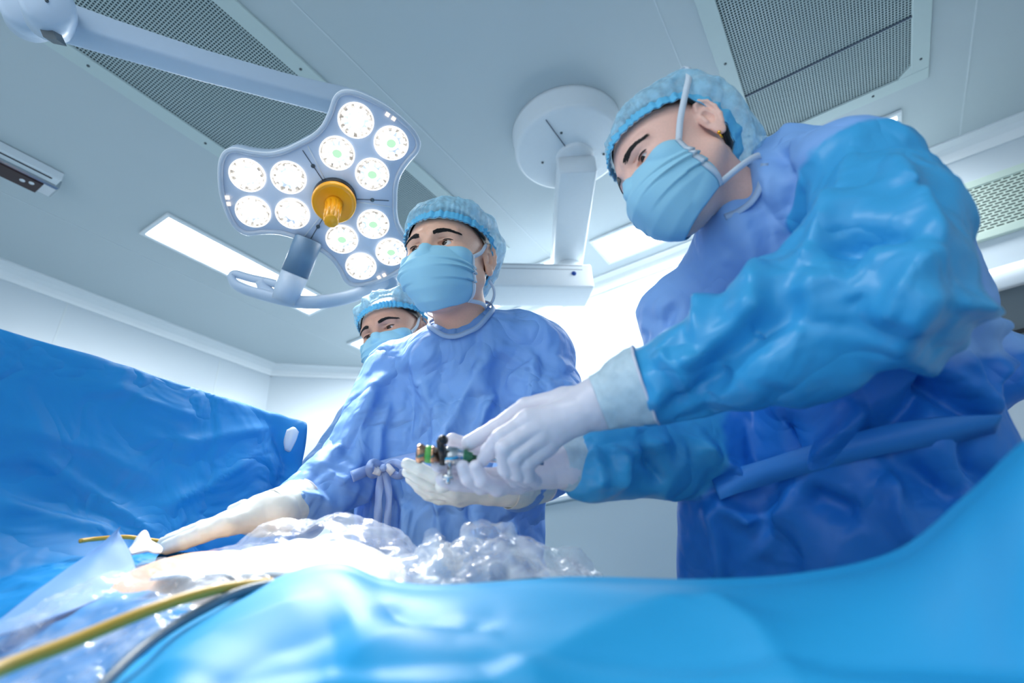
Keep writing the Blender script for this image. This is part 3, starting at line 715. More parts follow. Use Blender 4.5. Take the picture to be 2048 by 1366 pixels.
MB().tube([V3(pn[0], pn[1], 2.80), V3(pn[0]-.1, pn[1]-.6, 2.80)], .045, 24).build('extension_arm', MT['white_arm'], lamp)
MB().tube([V3(pn[0]-.1, pn[1]-.6, 2.75), V3(pn[0]-.1, pn[1]-.6, 3.0)], .05, 24).build('ceiling_tube', MT['white_arm'], lamp)
# link between arm end and the housing
MB().tube([s1, LC-LN*.07+LY*.05], .035, 20).build('link', MT['white_arm'], lamp)

# ------------------------------------------------------------------ people: heads
EAR = [(.0785, -.020, .024), (.084, -.030, .022), (.090, -.040, .008), (.0895, -.040, -.010), (.085, -.030, -.026), (.079, -.018, -.036)]
def face_sdf(P, neck, opening=.0058, fem=0.0):
    """head in its own frame: x = left, y = forward, z = up; symmetric"""
    Q = P.copy(); Q[:, 0] = np.abs(Q[:, 0])
    d = sd_ell(Q, (0, -.012, .027), (.0765, .097, .083))
    d = smin(d, sd_ell(Q, (0, .030, -.030), (.064, .062, .086)), .03)
    d = smin(d, sd_ell(Q, (0, .056, -.094), (.030, .030, .026)), .03)
    d = smin(d, sd_cap(Q, (.060, -.008, -.050), (.022, .056, -.094), .014, .016), .03)
    d = smin(d, sd_ell(Q, (.046, .058, -.028), (.022, .022, .020)), .018)
    d = smin(d, sd_cap(Q, (.012, .084, .019), (.046, .066, .020), .010-.003*fem, .008), .014)
    d = smax(d, -sd_ell(Q, (.032, .096, .001), (.019, .0165, .0125)), .012)
    lid = sd_ell(Q, (.032, .0660, 0), (.0160, .0148, .0138))
    d = smin(d, lid, .004)
    d = smax(d, -sd_ell(Q, (.032, .0825, .0085), (.016, .0035, .0012)), .0015)   # lid crease
    d = smax(d, -sd_ell(Q, (.0325, .083, -.0005), (.0150, .013, opening)), .0014)
    d = smin(d, sd_cap(Q, (0, .086, .008), (0, .107, -.032), .0065, .0105), .012)
    d = smin(d, sd_ell(Q, (.011, .100, -.036), (.009, .011, .008)), .006)
    d = smin(d, sd_ell(Q, (0, .088, -.066), (.026, .012, .013)), .012)
    # ear: a tilted shell with a rim, an inner ridge and a hollow
    n_ = np.array([.915, .40, 0]); t_ = np.array([.40, -.915, 0]); z_ = np.array([0, 0, 1.]); RE = np.stack([n_, t_, z_], 1)
    ep = lambda a, z, o=0: tuple(np.array([.0815, -.0235, -.004])+t_*a+z_*z+n_*o)
    e = sd_ell(Q, ep(0, 0), (.0048, .0165, .0300), RE)
    rim_ = [ep(-.009, .017, .002), ep(-.004, .027, .003), ep(.005, .030, .003), ep(.0135, .022, .003), ep(.0165, .008, .003), ep(.0145, -.008, .0025), ep(.009, -.020, .001)]
    for k in range(6): e = smin(e, sd_cap(Q, rim_[k], rim_[k+1], .0031, .0031), .0025)
    e = smin(e, sd_ell(Q, ep(-.001, -.0275, 0), (.0042, .0085, .0105), RE), .005)
    e = smax(e, -sd_ell(Q, ep(-.0015, -.002, .0055), (.0080, .0082, .0125), RE), .003)
    e = smax(e, -sd_ell(Q, ep(.009, .010, .0062), (.0045, .0038, .0130), RE), .002)
    e = smax(e, -sd_ell(Q, ep(.002, .0195, .0062), (.0045, .0060, .0040), RE), .002)
    e = smin(e, sd_cap(Q, ep(-.0095, .001, .002), ep(-.009, -.008, .002), .0042, .0040), .003)
    d = smin(d, e, .004)
    nb = np.array(neck, np.float32)
    n0 = sd_cap(P, (0, -.025, -.045), nb, .055-.008*fem, .058-.016*fem)
    d = smin(d, n0, .03)
    return d
def cap_shell(puff, back, seed, inset=0, ns=46, nf=220, front=.066, side=.030, nape=-.072, frill=True, wr=1.0, smax_=1.0):
    """bouffant cap: skull shape from crown to the gathered band"""
    c = np.array([0, -.014, .025]); pole = unit([0, -.25, 1]); R = np.array([.0815, .103, .0865])+inset
    phi = np.linspace(0, 2*PI, nf, endpoint=False); cf = np.cos(phi)
    ze = side+(front-side)*np.clip(cf, 0, 1)**1.1+(nape-side)*np.clip(-cf, 0, 1)**.75
    ex = np.sin(phi)*R[0]; ey = cf*R[1]
    q = np.sqrt(np.clip(1-((ze-c[2])/R[2])**2, .05, 1)); E_ = np.stack([ex*q, ey*q, ze-c[2]], 1); E_ /= np.linalg.norm(E_, axis=1)[:, None]
    s = np.linspace(0.015, smax_, ns); om = np.arccos(np.clip(E_@pole, -1, 1))
    V = []
    for si in s:
        a = (np.sin((1-si)*om)/np.sin(om))[:, None]*pole+(np.sin(si*om)/np.sin(om))[:, None]*E_
        r = 1/np.linalg.norm(a/R, axis=1)
        if frill:
            t = min(si/.90, 1); env = math.sin(PI*t**1.5)**.8 if t < 1 else 0
            bk = .5-.5*cf
            P = a*18
            n1 = fbm(P*.12+seed, 2); n2 = ridged(P*.16+seed*2, 2)
            r = r+.003+env*(puff+back*bk*1.2)*(1+.30*n1)+wr*env*.0045*n2
            pl = np.cos(phi*46+2.5*np.sin(phi*7+seed)+1.5*vnoise(np.stack([phi*3+seed, 0*phi, 0*phi], 1)))
            g = np.clip((si-.45)/.45, 0, 1)**2
            r = r+.0022*pl*g*(1-.3*(si > .9))
            if si > .90: r = r+.0015+.0035*((si-.90)/.10)**2
        V.append(c+a*r[:, None])
    V = np.array(V); top = V[0].mean(0)
    n = ns*nf; idx = np.arange(n).reshape(ns, nf)
    F = np.stack([idx[:-1], np.roll(idx[:-1], -1, 1), np.roll(idx[1:], -1, 1), idx[1:]], -1).reshape(-1, 4)
    V = np.concatenate([V.reshape(-1, 3), [top]])
    j = np.arange(0, nf, 2); F = np.concatenate([F, np.stack([np.full(nf//2, n), idx[0][j], idx[0][(j+1) % nf], idx[0][(j+2) % nf]], 1)])
    return V, F, idx
def ears_frame(o, _, fwd, up, k=1.0):
    R = np.array([fwd, fwd, up], float); R[1] = unit(R[1]); R[2] = unit(R[2]-R[1]*(R[2]@R[1])); R[0] = np.cross(R[1], R[2])
    o = np.asarray(o, float)
    return (lambda P: o+k*(np.asarray(P, float)@R)), (lambda P: (np.asarray(P, float)-o)@R.T/k), R
def build_head(root, bodyV, bodyF, T, Ti, R, skin, opening, fem, gaze, neck_world, h, capp, seed, tie, browk=1, hairk=(.016, -.09)):
    """returns vertices of the head; adds hair, cap, eyes, brows, mask and ties as children of root"""
    neck = Ti(neck_world)
    f = lambda P: face_sdf(P, neck, opening, fem)
    lo = np.minimum((-.098, -.125, -.13), neck-.05); hi_ = np.maximum((.098, .125, .135), neck+.04)
    Vh, Fh = surfnets(f, lo, hi_, h)
    head = T(Vh)
    # eyes
    for sx in (1, -1):
        c = V3(.032*sx, .0660, 0); g = unit(gaze)
        m = MB(); r_ = .0127
        ang = [0, 5, 10, 10.01, 16, 24, 32, 32.01, 38, 50, 70, 100, 140, 180]
        a_ = unit(np.cross(g, V3(1, 0, .1))); b_ = np.cross(g, a_); sg = 24; V = []
        for an in ang:
            th = math.radians(an)
            for j in range(sg): V.append(c+r_*(g*math.cos(th)+math.sin(th)*(a_*math.cos(2*PI*j/sg)+b_*math.sin(2*PI*j/sg))))
        F = [(i*sg+j, i*sg+(j+1) % sg, (i+1)*sg+(j+1) % sg, (i+1)*sg+j) for i in range(len(ang)-1) for j in range(sg)]
        mi = [2 if i < 2 else 1 if i < 7 else 0 for i in range(len(ang)-1) for j in range(sg)]
        obj('eye', T(V), F, [MT['eye_white'], MT['iris'], MT['pupil']], root, midx=mi)
        # lash line and eyebrow
        xs_ = np.linspace(-.0140, .0145, 16); L = []
        for x in xs_:
            z = opening*math.sqrt(max(0, 1-(x/.0152)**2)); y = .0660+math.sqrt(max(1e-6, .0151**2-x*x*.88-z*z))
            L.append((sx*(.0325+x), y, z+.0002))
        MB().tube(T(L), list(.0009+.0005*np.linspace(0, 1, 16)), 6).build('eyelashes', MT['hair'], root)
        m = MB(); rg = np.random.default_rng(seed+int(sx))
        for q in range(420):
            t_ = rg.random(); bx = .014+.042*t_; wz = (.0048-.0034*t_)*(1 if t_ > .15 else .6+t_*2.6)*browk
            bz = .0172+.0066*math.sin(PI*min(1, t_*1.15)*.8)-.003*t_+rg.uniform(-1, 1)*wz
            p = V3(bx, .115, bz)
            for _ in range(12):
                d_ = float(f(np.array([p], np.float32))[0])
                p = p-V3(0, d_*.8, 0)
            e_ = p+V3(.0055, -.0024-.003*t_, .0030-.005*t_+rg.uniform(-.001, .001))
            p[0] *= sx; e_[0] *= sx
            m.tube(T([p+V3(0, .0003, 0), (p+e_)/2+V3(0, .0012, 0), e_+V3(0, .0002, 0)]), [.00055, .0005, .00015], 3, cap=False)
        tag(m.build('eyebrow', MT['hair'], root), kind='stuff')
    # hair under the cap
    Vc, Fc, _ = cap_shell(0, 0, seed, inset=.0008, ns=24, nf=96, front=.074, side=hairk[0], nape=hairk[1], frill=False)
    obj('hair', T(Vc), Fc, MT['hair'], root)
    # cap
    Vc, Fc, idx = cap_shell(seed=seed, **capp)
    obj('bouffant_cap', T(Vc), Fc, MT['cap'], root)
    rows = idx[-7:-1]; Bv = Vc[rows.ravel()]; cc = V3(0, -.014, .03)
    rr = np.linalg.norm(Bv-cc, axis=1)[:, None]; ph = np.tile(np.arange(rows.shape[1]), 6)
    Bv = cc+(Bv-cc)*(1+(.0012+.0011*np.cos(ph*2*PI/rows.shape[1]*58)[:, None])/rr)
    ii = np.arange(rows.size).reshape(rows.shape)
    Fb = np.stack([ii[:-1], np.roll(ii[:-1], -1, 1), np.roll(ii[1:], -1, 1), ii[1:]], -1).reshape(-1, 4)
    obj('cap_band', T(Bv), Fb, MT['cap_band'], root, solid=.0012)
    # mask
    nu, nv = 61, 61; u = np.linspace(-1, 1, nu); v = np.linspace(0, 1, nv); U, Vv = np.meshgrid(u, v)
    def key(k): return np.interp(Vv, [0, .12, .3, .5, .75, .9, 1], k)
    yc = key([.1000, .109, .122, .124, .113, .098, .078]); zc = key([-.010, -.022, -.042, -.062, -.098, -.120, -.132])
    ys = key([.046, .044, .036, .032, .022, .014, .012]); zs = key([-.024, -.032, -.045, -.058, -.080, -.092, -.100])
    wx = key([.064, .067, .071, .071, .063, .053, .045])
    pw = key([1.25, 1.1, .85, .75, .8, .9, 1.0])
    cx = np.cos(U*PI/2).clip(0)**pw
    X = wx*np.sin(U*PI/2); Y = ys+(yc-ys)*cx; Z = zs+(zc-zs)*(1-np.abs(U)**1.6)
    Pm = np.stack([X, Y, Z], -1).reshape(-1, 3).astype(np.float32)
    for _ in range(6):
        d = f(Pm); g = np.stack([f(Pm+np.eye(3, dtype=np.float32)[k]*.001)-d for k in range(3)], 1)/.001
        Pm = Pm+(np.clip(.0035-d, 0, .01)[:, None]*g).astype(np.float32)
    idx2 = np.arange(nu*nv).reshape(nv, nu); Fm = np.stack([idx2[:-1, :-1], idx2[:-1, 1:], idx2[1:, 1:], idx2[1:, :-1]], -1).reshape(-1, 4)[:, ::-1]
    Pm = Pm.astype(float); Nm = vnormals(Pm, Fm)
    if (Nm*np.array([0, 1, 0])).sum() < 0: Nm = -Nm
    uu, vv = U.ravel(), Vv.ravel(); rg = np.random.default_rng(seed)
    ple = np.zeros(len(uu))
    for v0, am in ((.34, .0030), (.50, .0042), (.66, .0036)):
        dv = vv-v0-.05*(np.abs(uu)**2)*(v0-.5)*-2
        ple += am*np.where(dv < 0, np.exp(dv/.06), -np.exp(-dv/.022)*.8)*np.clip((np.abs(uu)-.12)*1.6, 0, 1)
    top = .0012*np.cos((vv-.02)*2*PI/.035)*(vv < .10)
    Pm = Pm+Nm*(.004*fbm(np.stack([uu*1.6, vv*2.2, 0*uu+seed], 1), 2)*np.sin(PI*vv)+ple+top)[:, None]
    obj('surgical_mask', T(Pm), Fm, MT['mask'], root, solid=.0012)
    G = Pm.reshape(nv, nu, 3); NG = Nm.reshape(nv, nu, 3)
    for col in (1, nu-2):
        MB().ribbon(list(T(G[:, col]+NG[:, col]*.0020)), [R.T@n for n in NG[:, col]] if False else [n@R for n in NG[:, col]], .0085, .0014).build('mask_binding', MT['mask_edge'], root)
    # ties
    def onhead(p, off=.003, capr=True):
        p = np.array(p, float); c_ = V3(0, -.014, .02)
        for _ in range(10):
            d = float(f(np.array([p], np.float32))[0]); dirn = unit(p-c_); p = p-dirn*(d-off)*.8
        return p
    for sx in (1, -1):
        for path, wd in tie:
            pts = [T(V3(x*sx, y, z)) for x, y, z in path]; cw = T(V3(0, -.02, path[len(path)//2][2]*.6))
            sp = list(spline(pts, 26)); MB().ribbon(sp, [unit(p-cw) for p in sp], wd, .001).build('mask_tie', MT['mask_edge'], root)
    return head, Fh

# ------------------------------------------------------------------ hands in gloves
def hand_sdf(parts):
    """parts: dict palm=[(a,b,ra,rb)...], fingers=[[(p,r)...]...]"""
    def f(P):
        d = None
        for a, b_, ra, rb in parts['palm']:
            e = sd_cap(P, a, b_, ra, rb); d = e if d is None else smin(d, e, .012)
        out = d
        for ch in parts['fingers']:
            e = None
            for (p0, r0), (p1, r1) in zip(ch[:-1], ch[1:]):
                q = sd_cap(P, p0, p1, r0, r1); e = q if e is None else smin(e, q, .003)
            out = np.minimum(out, smin(d, e, .009))
        return out
    return f
def make_hand(name, root, wrist, cuff, knuckles, fingers, thumb, mat, rw=.026, rf=.0088, pk=1, h=.0018, label=None, seed=1, cuffend=None):
    wr = W(*wrist); pal = []; K = [W(*k) for k in knuckles]
    mid = sum(K)/len(K)
    for k in K: pal.append((wr+(mid-wr)*.12, k, .017*pk, .0105*pk))
    pal.append((wr, wr+(mid-wr)*.35, rw, .022*pk)); pal.append((wr, wr+(W(*cuff)-wr)*.6, rw, rw*1.05))
    th = [W(*t_) for t_ in thumb]; pal.append((wr+(th[0]-wr)*.3, th[0], .018, .0145))
    fs = []
    for k, fg in zip(K, fingers):
        pts = [k]+[W(*p) for p in fg]; rr = [rf*1.18, rf*1.08, rf, rf*.86][:len(pts)]
        fs.append(list(zip(pts, rr)))
    fs.append(list(zip(th, [.0145, .0118, .0105, .0092])))
    f = hand_sdf(dict(palm=pal, fingers=fs))
    A = np.array([p for c in fs for p, _ in c]+[wr, W(*cuff)]); 
    V, F = surfnets(f, A.min(0)-.04, A.max(0)+.04, h)
    N = vnormals(V, F)
    cr = ridged(V*38+seed, 3)*.00045+fbm(V*60, 2)*.0003
    V = V+N*cr[:, None]
    o = obj(name, V, F, mat, root)
    if label: o['label'] = label
    return o
def cuff_tube(name, root, pts, rads, mat, seed=1, wr=.0015, seg=64, n=40, ring=True):
    """wrinkled glove or knit cuff"""
    P = spline([W(*p) for p in pts], n); r_ = np.interp(np.linspace(0, 1, n), np.linspace(0, 1, len(rads)), rads)
    m = MB(); m.tube(list(P), list(r_), seg, cap=False); V = np.array(m.V); F = np.array(m.F)
    N = vnormals(V, F); c = np.repeat(P, seg, 0); N = np.where((((V-c)*N).sum(1) < 0)[:, None], -N, N)
    V = V+N*(wr*ridged(V*np.array([30, 30, 30])+seed, 3))[:, None]
    o = obj(name, V, F, mat, root, solid=.0008)
    if ring:
        rp = V.reshape(n, seg, 3)[-1]; MB().tube(list(rp)+[rp[0], rp[1]], .0016, 8, cap=False).build('cuff_ring', MT['glove'], root)
    return o

# ------------------------------------------------------------------ bodies and gowns
def chain_sdf(P, ch, k=.02):
    d = None
    for (a, ra), (b_, rb) in zip(ch[:-1], ch[1:]):
        e = sd_cap(P, a, b_, ra, rb); d = e if d is None else smin(d, e, k)
    return d
def body_fn(lat, torso, arms, extra=(), depthk=1.35, grow=0.0, legs=None):
    """torso chain flattened front to back; lat = direction across the shoulders"""
    lat = unit(lat); fr = unit(np.cross(lat, V3(0, 0, 1))); up = np.cross(fr, lat)
    A = np.array([lat, fr*depthk, up]); A32 = A.astype(np.float32)
    tt = [(A@np.asarray(p), r+grow) for p, r in torso]
    def f(P):
        Q = P@A32.T; d = chain_sdf(Q, tt, .05)/depthk*1.08
        for e in extra:
            q = sd_cap(P, *e[:2], e[2]+grow, e[3]+grow); d = smin(d, q, .05)
        for ch in arms: d = smin(d, chain_sdf(P, [(p, r+grow) for p, r in ch], .02), .022)
        if legs:
            for ch in legs: d = smin(d, chain_sdf(P, ch, .03), .04)
        return d
    return f
def shaft_dir(V, chains, default):
    """unit direction along the nearest limb axis, blended per vertex; also distance info"""
    best = np.full(len(V), 1e9); D = np.tile(default, (len(V), 1)); which = np.full(len(V), -1); tt = np.zeros(len(V))
    for ci, ch in enumerate(chains):
        for k, ((a, ra), (b_, rb)) in enumerate(zip(ch[:-1], ch[1:])):
            a = np.asarray(a); b_ = np.asarray(b_); d = b_-a; h = np.clip(((V-a)@d)/(d@d), 0, 1)
            r_ = np.linalg.norm(V-a-h[:, None]*d, axis=1)-(ra+(rb-ra)*h)
            m = r_ < best; best[m] = r_[m]; D[m] = unit(d); which[m] = ci; tt[m] = k+h[m]
    return D, which, best, tt
ROTM = np.linalg.qr(np.random.default_rng(5).normal(size=(3, 3)))[0]
def make_gown(name, root, f, lo, hi, arms, lat, mats, folds, seed, strain=.05, h=.022, levels=2, region=None, cut=None, bands=(.014, -.007), hem=None, fk=1.5):
    V, F = surfnets(f, lo, hi, h)
    if cut is not None:
        V_ok = cut(V); keep = V_ok[F].all(1); F = F[keep]
        used = np.unique(F); mp = -np.ones(len(V), int); mp[used] = np.arange(len(used)); V = V[used]; F = mp[F]
    lat = unit(lat); X0 = V
    X = None
    for lv in range(levels):
        D, which, dist, tt = shaft_dir(X0, arms, lat)
        onarm = (which >= 0) & (dist < .012)
        # arms crumple along their length, the body in long folds down its length
        direc = np.where(onarm[:, None], D, np.cross(vnormals(X0, F), V3(0, 0, 1)))
        direc = direc/(np.linalg.norm(direc, axis=1)[:, None]+1e-9)
        st = np.where(onarm, strain*1.25, strain)
        N = vnormals(X0, F)
        nc = int(len(X0)/(150 if lv == 0 else 400))
        pull = np.where(onarm[:, None], D, V3(0, 0, 1)-N*N[:, 2:3]); pull = pull/(np.linalg.norm(pull, axis=1)[:, None]+1e-9)
        ex = creases(X0, N, pull, min(nc, 150 if lv == 0 else 200), seed*5+lv, (.12, .34) if lv == 0 else (.05, .18), (.009, .016) if lv == 0 else (.0035, .007), .014 if lv == 0 else .0065, .5 if lv == 0 else .9)
        if lv == 0: ex = ex+.006*fbm(X0*4.5+seed, 2)
        elif folds: ex = ex+fk*folds_field(X0, N, folds)
        X = wrinkle(X0, F, st*(.5 if lv == 0 else .45), hi=bands[0]/k**.6, lo=bands[1]/k**.6, iters=70 if lv == 0 else 45, seed=seed+lv, amp=.007/k, freq=11*k, direc=direc, extra=ex, bend=.03 if lv == 0 else .02)
        if lv < levels-1:
            X0, F = subdivide(X, F)
            # soften the subdivided base a little
            E = np.concatenate([F[:, [q, (q+1) % 4]] for q in range(4)]); n = len(X0)
            deg = np.bincount(E.ravel(), minlength=n)[:, None]
            for _ in range(1):
                S_ = np.stack([np.bincount(E[:, 0], X0[E[:, 1], c], n)+np.bincount(E[:, 1], X0[E[:, 0], c], n) for c in range(3)], 1)/deg
                X0 = X0*.6+S_*.4
    mi = None
    if region is not None:
        zones = region(None, F, X)
    o = obj(name, X, F, mats, root, subsurf=1)
    if region is not None:
        for nm, v in zones.items():
            at = o.data.attributes.new(nm, 'FLOAT', 'POINT'); at.data.foreach_set('value', v.astype(np.float32))
    return o, X, F
def surf_anchor(V, N, pts):
    px, py, dz = proj(V); front = ((CAM-V)*N).sum(1) > 0; A = []; B = []
    for x, y in pts:
        m = np.where(front, (px-x)**2+(py-y)**2, 1e9); c = np.where(m < 14**2)[0]
        j = c[np.argmin(dz[c])] if len(c) else np.argmin(m)
        A.append(V[j]); B.append(N[j])
    return np.array(A), np.array(B)
def ribbon_on(root, V, F, pts, width, mat, name, off=.006, n=40, th=.0015):
    N = vnormals(V, F); A, B = surf_anchor(V, N, pts)
    for _ in range(2): A[1:-1] = (A[:-2]+2*A[1:-1]+A[2:])/4; B[1:-1] = (B[:-2]+B[1:-1]+B[2:])/3
    P = spline(A+B*off, n); Q = spline(B, n)
    return MB().ribbon(list(P), [unit(q) for q in Q], width, th).build(name, mat, root)
def flip_if_needed(V, F): return F
def join(parts):
    V = []; F = []; n = 0
    for v, f in parts: V.append(v); F.append(f+n); n += len(v)
    return np.concatenate(V), np.concatenate(F)
def body_mesh(label, head, bodyf, lo, hi, skin, feet):
    Vb, Fb = surfnets(bodyf, lo, hi, .03)
    V, F = join([head, (Vb, Fb)])
    return V, F
def leg_chain(hip, foot, knee_out=0):
    knee = (hip+foot)/2
    return [(hip, .085), (knee, .06), (foot+V3(0, 0, .08), .042), (foot+V3(0, 0, .05), .04)]

TIE_M = [([(.066, .044, -.026), (.078, .012, -.004), (.082, -.012, .022), (.080, -.045, .030), (.062, -.085, .030), (.02, -.118, .03)], .008),
         ([(.046, .013, -.099), (.061, -.02, -.098), (.056, -.055, -.098), (.035, -.078, -.095), (.0, -.085, -.095)], .008)]
TIE_W = [([(.066, .044, -.026), (.080, .020, .008), (.094, -.008, .040), (.100, -.036, .070), (.085, -.066, .108), (.03, -.075, .138)], .009),
         ([(.046, .013, -.099), (.060, -.02, -.094), (.060, -.060, -.085), (.045, -.085, -.080), (.0, -.094, -.08)], .009)]

def make_person(label, headspec, torso, lat, arms, extra, gownspec, feet, skin, seed, extras=None):
    T, Ti, R = ears_frame(*headspec['frame'])
    foot_c = sum(feet)/2
    # the person's own mesh first (needed as the parent): geometry is computed, then children attach
    neck_world = headspec['neck']
    root_loc = V3(foot_c[0], foot_c[1], 0)
    me = bpy.data.meshes.new('person'); root = bpy.data.objects.new('person', me); COL.objects.link(root); root.location = root_loc
    head, Fh = build_head(root, None, None, T, Ti, R, skin, headspec['open'], headspec['fem'], headspec['gaze'], neck_world, headspec['h'], headspec['cap'], seed, headspec['tie'], headspec.get('brow', 1), headspec.get('hair', (.016, -.09)))
    hips = [torso[0][0]+unit(lat)*.09, torso[0][0]-unit(lat)*.09]
    if np.linalg.norm(hips[0][:2]-feet[0][:2]) > np.linalg.norm(hips[1][:2]-feet[0][:2]): hips = hips[::-1]
    legs = [leg_chain(hips[i], feet[i]) for i in (0, 1)]
    for i in (0, 1):
        fd = unit(V3(-CF[0]*0, -1, 0)); legs[i].append((feet[i]+fd*.13+V3(0, 0, .035), .032))
    bf = body_fn(lat, torso, [[(p, r*.62) for p, r in ch] for ch in arms], (), grow=-.05, legs=legs)
    pts = np.array([p for p, _ in torso]+[p for ch in arms for p, _ in ch]+[f_ for f_ in feet]); 
    lo = pts.min(0)-.25; hi_ = pts.max(0)+.25; lo[2] = -.01
    Vb, Fb = surfnets(bf, lo, hi_, .03)
    V, F = join([(head, Fh), (Vb, Fb)])
    tmp = obj('person_tmp', V, F, MT[skin], loc=root_loc); me2 = tmp.data; root.data = me2; bpy.data.objects.remove(tmp); me2.name = 'person'; bpy.data.meshes.remove(me)
    tag(root, label, 'person')
    # clogs
    for i in (0, 1):
        m = MB(); f0 = feet[i]; fd = V3(0, -1, 0)
        m.tube([f0-fd*.05+V3(0, 0, .045), f0+V3(0, 0, .05), f0+fd*.1+V3(0, 0, .042), f0+fd*.17+V3(0, 0, .035)], [.044, .05, .05, .036], 16); m.build('shoe', MT['shoe'], root)
    # gown
    gtorso = torso+[]; zmin = .35
    gf = body_fn(lat, [(V3(*(torso[0][0][:2]), zmin+.12), torso[0][1]*1.06)]+torso, arms, extra)
    gp = np.array([p for p, _ in torso]+[p for ch in arms for p, _ in ch]+[e[0] for e in extra]+[e[1] for e in extra])
    lo = gp.min(0)-.27; hi_ = gp.max(0)+.24; lo[2] = zmin-.12
    g, X, Fg = make_gown('surgical_gown', root, gf, lo, hi_, arms, lat, gownspec['mats'], gownspec['folds'], seed, gownspec.get('strain', .05), gownspec.get('h', .022), 2, gownspec.get('region'), cut=lambda V: V[:, 2] > zmin, bands=gownspec.get('bands', (.014, -.008)), fk=gownspec.get('fk', 1.5))
    # collar binding around the neck
    if gownspec.get('collar') is not None:
        cc, ax, r0 = gownspec['collar']; ax = unit(ax); a_ = unit(np.cross(ax, V3(1, .2, 0))); b_ = np.cross(ax, a_); P = []; nrm = []
        for j in range(64):
            th = 2*PI*j/64; dr = a_*math.cos(th)+b_*math.sin(th); rel = X-(cc+dr*r0); t_ = rel@ax
            rad = np.linalg.norm(rel-t_[:, None]*ax, axis=1); m_ = (rad < .014) & (np.abs(t_) < .13)
            k = t_[m_].max() if m_.any() else 0; P.append(cc+dr*r0+ax*(k+.003)); nrm.append(unit(dr*.75+ax*.6))
        P = np.array(P)
        for _ in range(4): P = (np.roll(P, 1, 0)+P*2+np.roll(P, -1, 0))/4
        P = list(P); m = MB(); m.ribbon(P+[P[0], P[1]], nrm+nrm[:2], .010, .0025); m.build('collar', MT['collar'], root)
    return root, T, X, Fg

# ------------------------------------------------------------------ the middle man
mn = W(930, 668, 1.17)
m_sh_r, m_el_r, m_wr_r = W(792, 752, 1.22), W(722, 910, 1.12), W(606, 1004, .98)
m_sh_l, m_el_l, m_wr_l = W(1068, 735, 1.18), W(1112, 900, 1.04), W(1050, 960, .86)
m_torso = [(W(905, 1260, 1.14), .20), (W(900, 1060, 1.15), .185), (W(925, 900, 1.18), .18), (W(925, 775, 1.20), .15)]
m_arms = [[(m_sh_r, .072), (m_el_r, .070), (m_wr_r, .046)], [(m_sh_l, .085), (m_el_l, .076), (m_wr_l, .050)]]
m_extra = [(W(893, 705, 1.18), W(800, 738, 1.21), .060, .062), (W(965, 683, 1.18), W(1062, 705, 1.18), .064, .072), (W(868, 702, 1.15), W(975, 680, 1.15), .047, .047)]
m_lat = m_sh_l-m_sh_r; m_lat[2] = 0
m_folds = [([(735, 760), (700, 850), (668, 900)], .010, .008), ([(800, 690), (760, 760), (735, 840), (720, 920)], .012, .008),
           ([(1000, 690), (930, 790), (880, 880), (850, 960)], .014, .010), ([(1045, 720), (985, 800), (960, 850)], .009, .010),
           ([(1075, 700), (1055, 790), (1050, 850)], .008, .012), ([(1065, 800), (1010, 860), (960, 900)], .010, -.010),
           ([(890, 690), (850, 800), (830, 900)], .012, -.007), ([(780, 790), (770, 860), (765, 930)], .006, .006),
           ([(765, 940), (740, 1000), (720, 1080)], .010, .008), ([(775, 945), (800, 1010), (810, 1080)], .010, .008), ([(760, 950), (765, 1010), (762, 1080)], .008, -.010),
           ([(830, 920), (860, 1000), (870, 1080)], .012, .008), ([(1080, 780), (1130, 790), (1165, 780)], .006, -.008), ([(1075, 810), (1120, 830), (1165, 815)], .006, .008),
           ([(1080, 840), (1125, 860), (1160, 850)], .006, -.008), ([(660, 930), (700, 960), (730, 930)], .008, .008), ([(600, 985), (640, 990), (680, 1000)], .008, .008),
           ([(940, 960), (935, 1020), (930, 1080)], .008, -.010), ([(1035, 1000), (1040, 1050), (1045, 1090)], .008, .008), ([(760, 740), (830, 770), (900, 860)], .012, .006)]
man_head = dict(frame=([-0.5707, 0.7344, 0.6798+1.0], [0, 0, 0], [.2166, -.9551, -.2023], [.1027, -.1838, .9776]), neck=mn, open=.0062, fem=0, h=.0019,
                gaze=V3(.26, .93, .20), cap=dict(puff=.013, back=.020, front=.047, side=.030, nape=-.075), tie=TIE_M)
man, mT, mX, mF = make_person('middle man in a periwinkle gown, cap and mask looking up to the left', man_head, m_torso, m_lat, m_arms, m_extra,
    dict(mats=[MT['gown_m']], folds=m_folds, fk=2.4, strain=.085, h=.018, collar=(W(925, 652, 1.155), W(912, 560, 1.13)-mn, .070)),
    [V3(-.68, .98, 0), V3(-.42, .98, 0)], 'skin_m', 11)
# bow and waist tie
ribbon_on(man, mX, mF, [(700, 945), (735, 940), (765, 932), (800, 918), (838, 905)], .020, MT['tie'], 'waist_tie', .008)
bow = W(768, 936, .985); _d = surf_anchor(mX, vnormals(mX, mF), [(768, 936)])[0][0]; bd = (_d-CAM)@CF-.02
def bw(x, y, k=0): return W(x, y, bd-k)
for pts, wd in (([(768, 936, 0), (748, 925, .02), (738, 935, .025), (745, 950, .015), (768, 938, 0)], .014), ([(768, 936, 0), (790, 925, .02), (806, 938, .028), (798, 952, .015), (770, 940, 0)], .014),
                ([(766, 938, .005), (758, 985, .012), (756, 1040, .02), (752, 1100, .02)], .015), ([(770, 940, .005), (778, 990, .012), (775, 1050, .018), (780, 1100, .02)], .013)):
    P = list(spline([bw(*p) for p in pts], 24)); MB().ribbon(P, [unit(CF*-1+CR*.5*math.sin(k*.5)) for k in range(24)], wd, .0015).build('bow', MT['tie'], man)
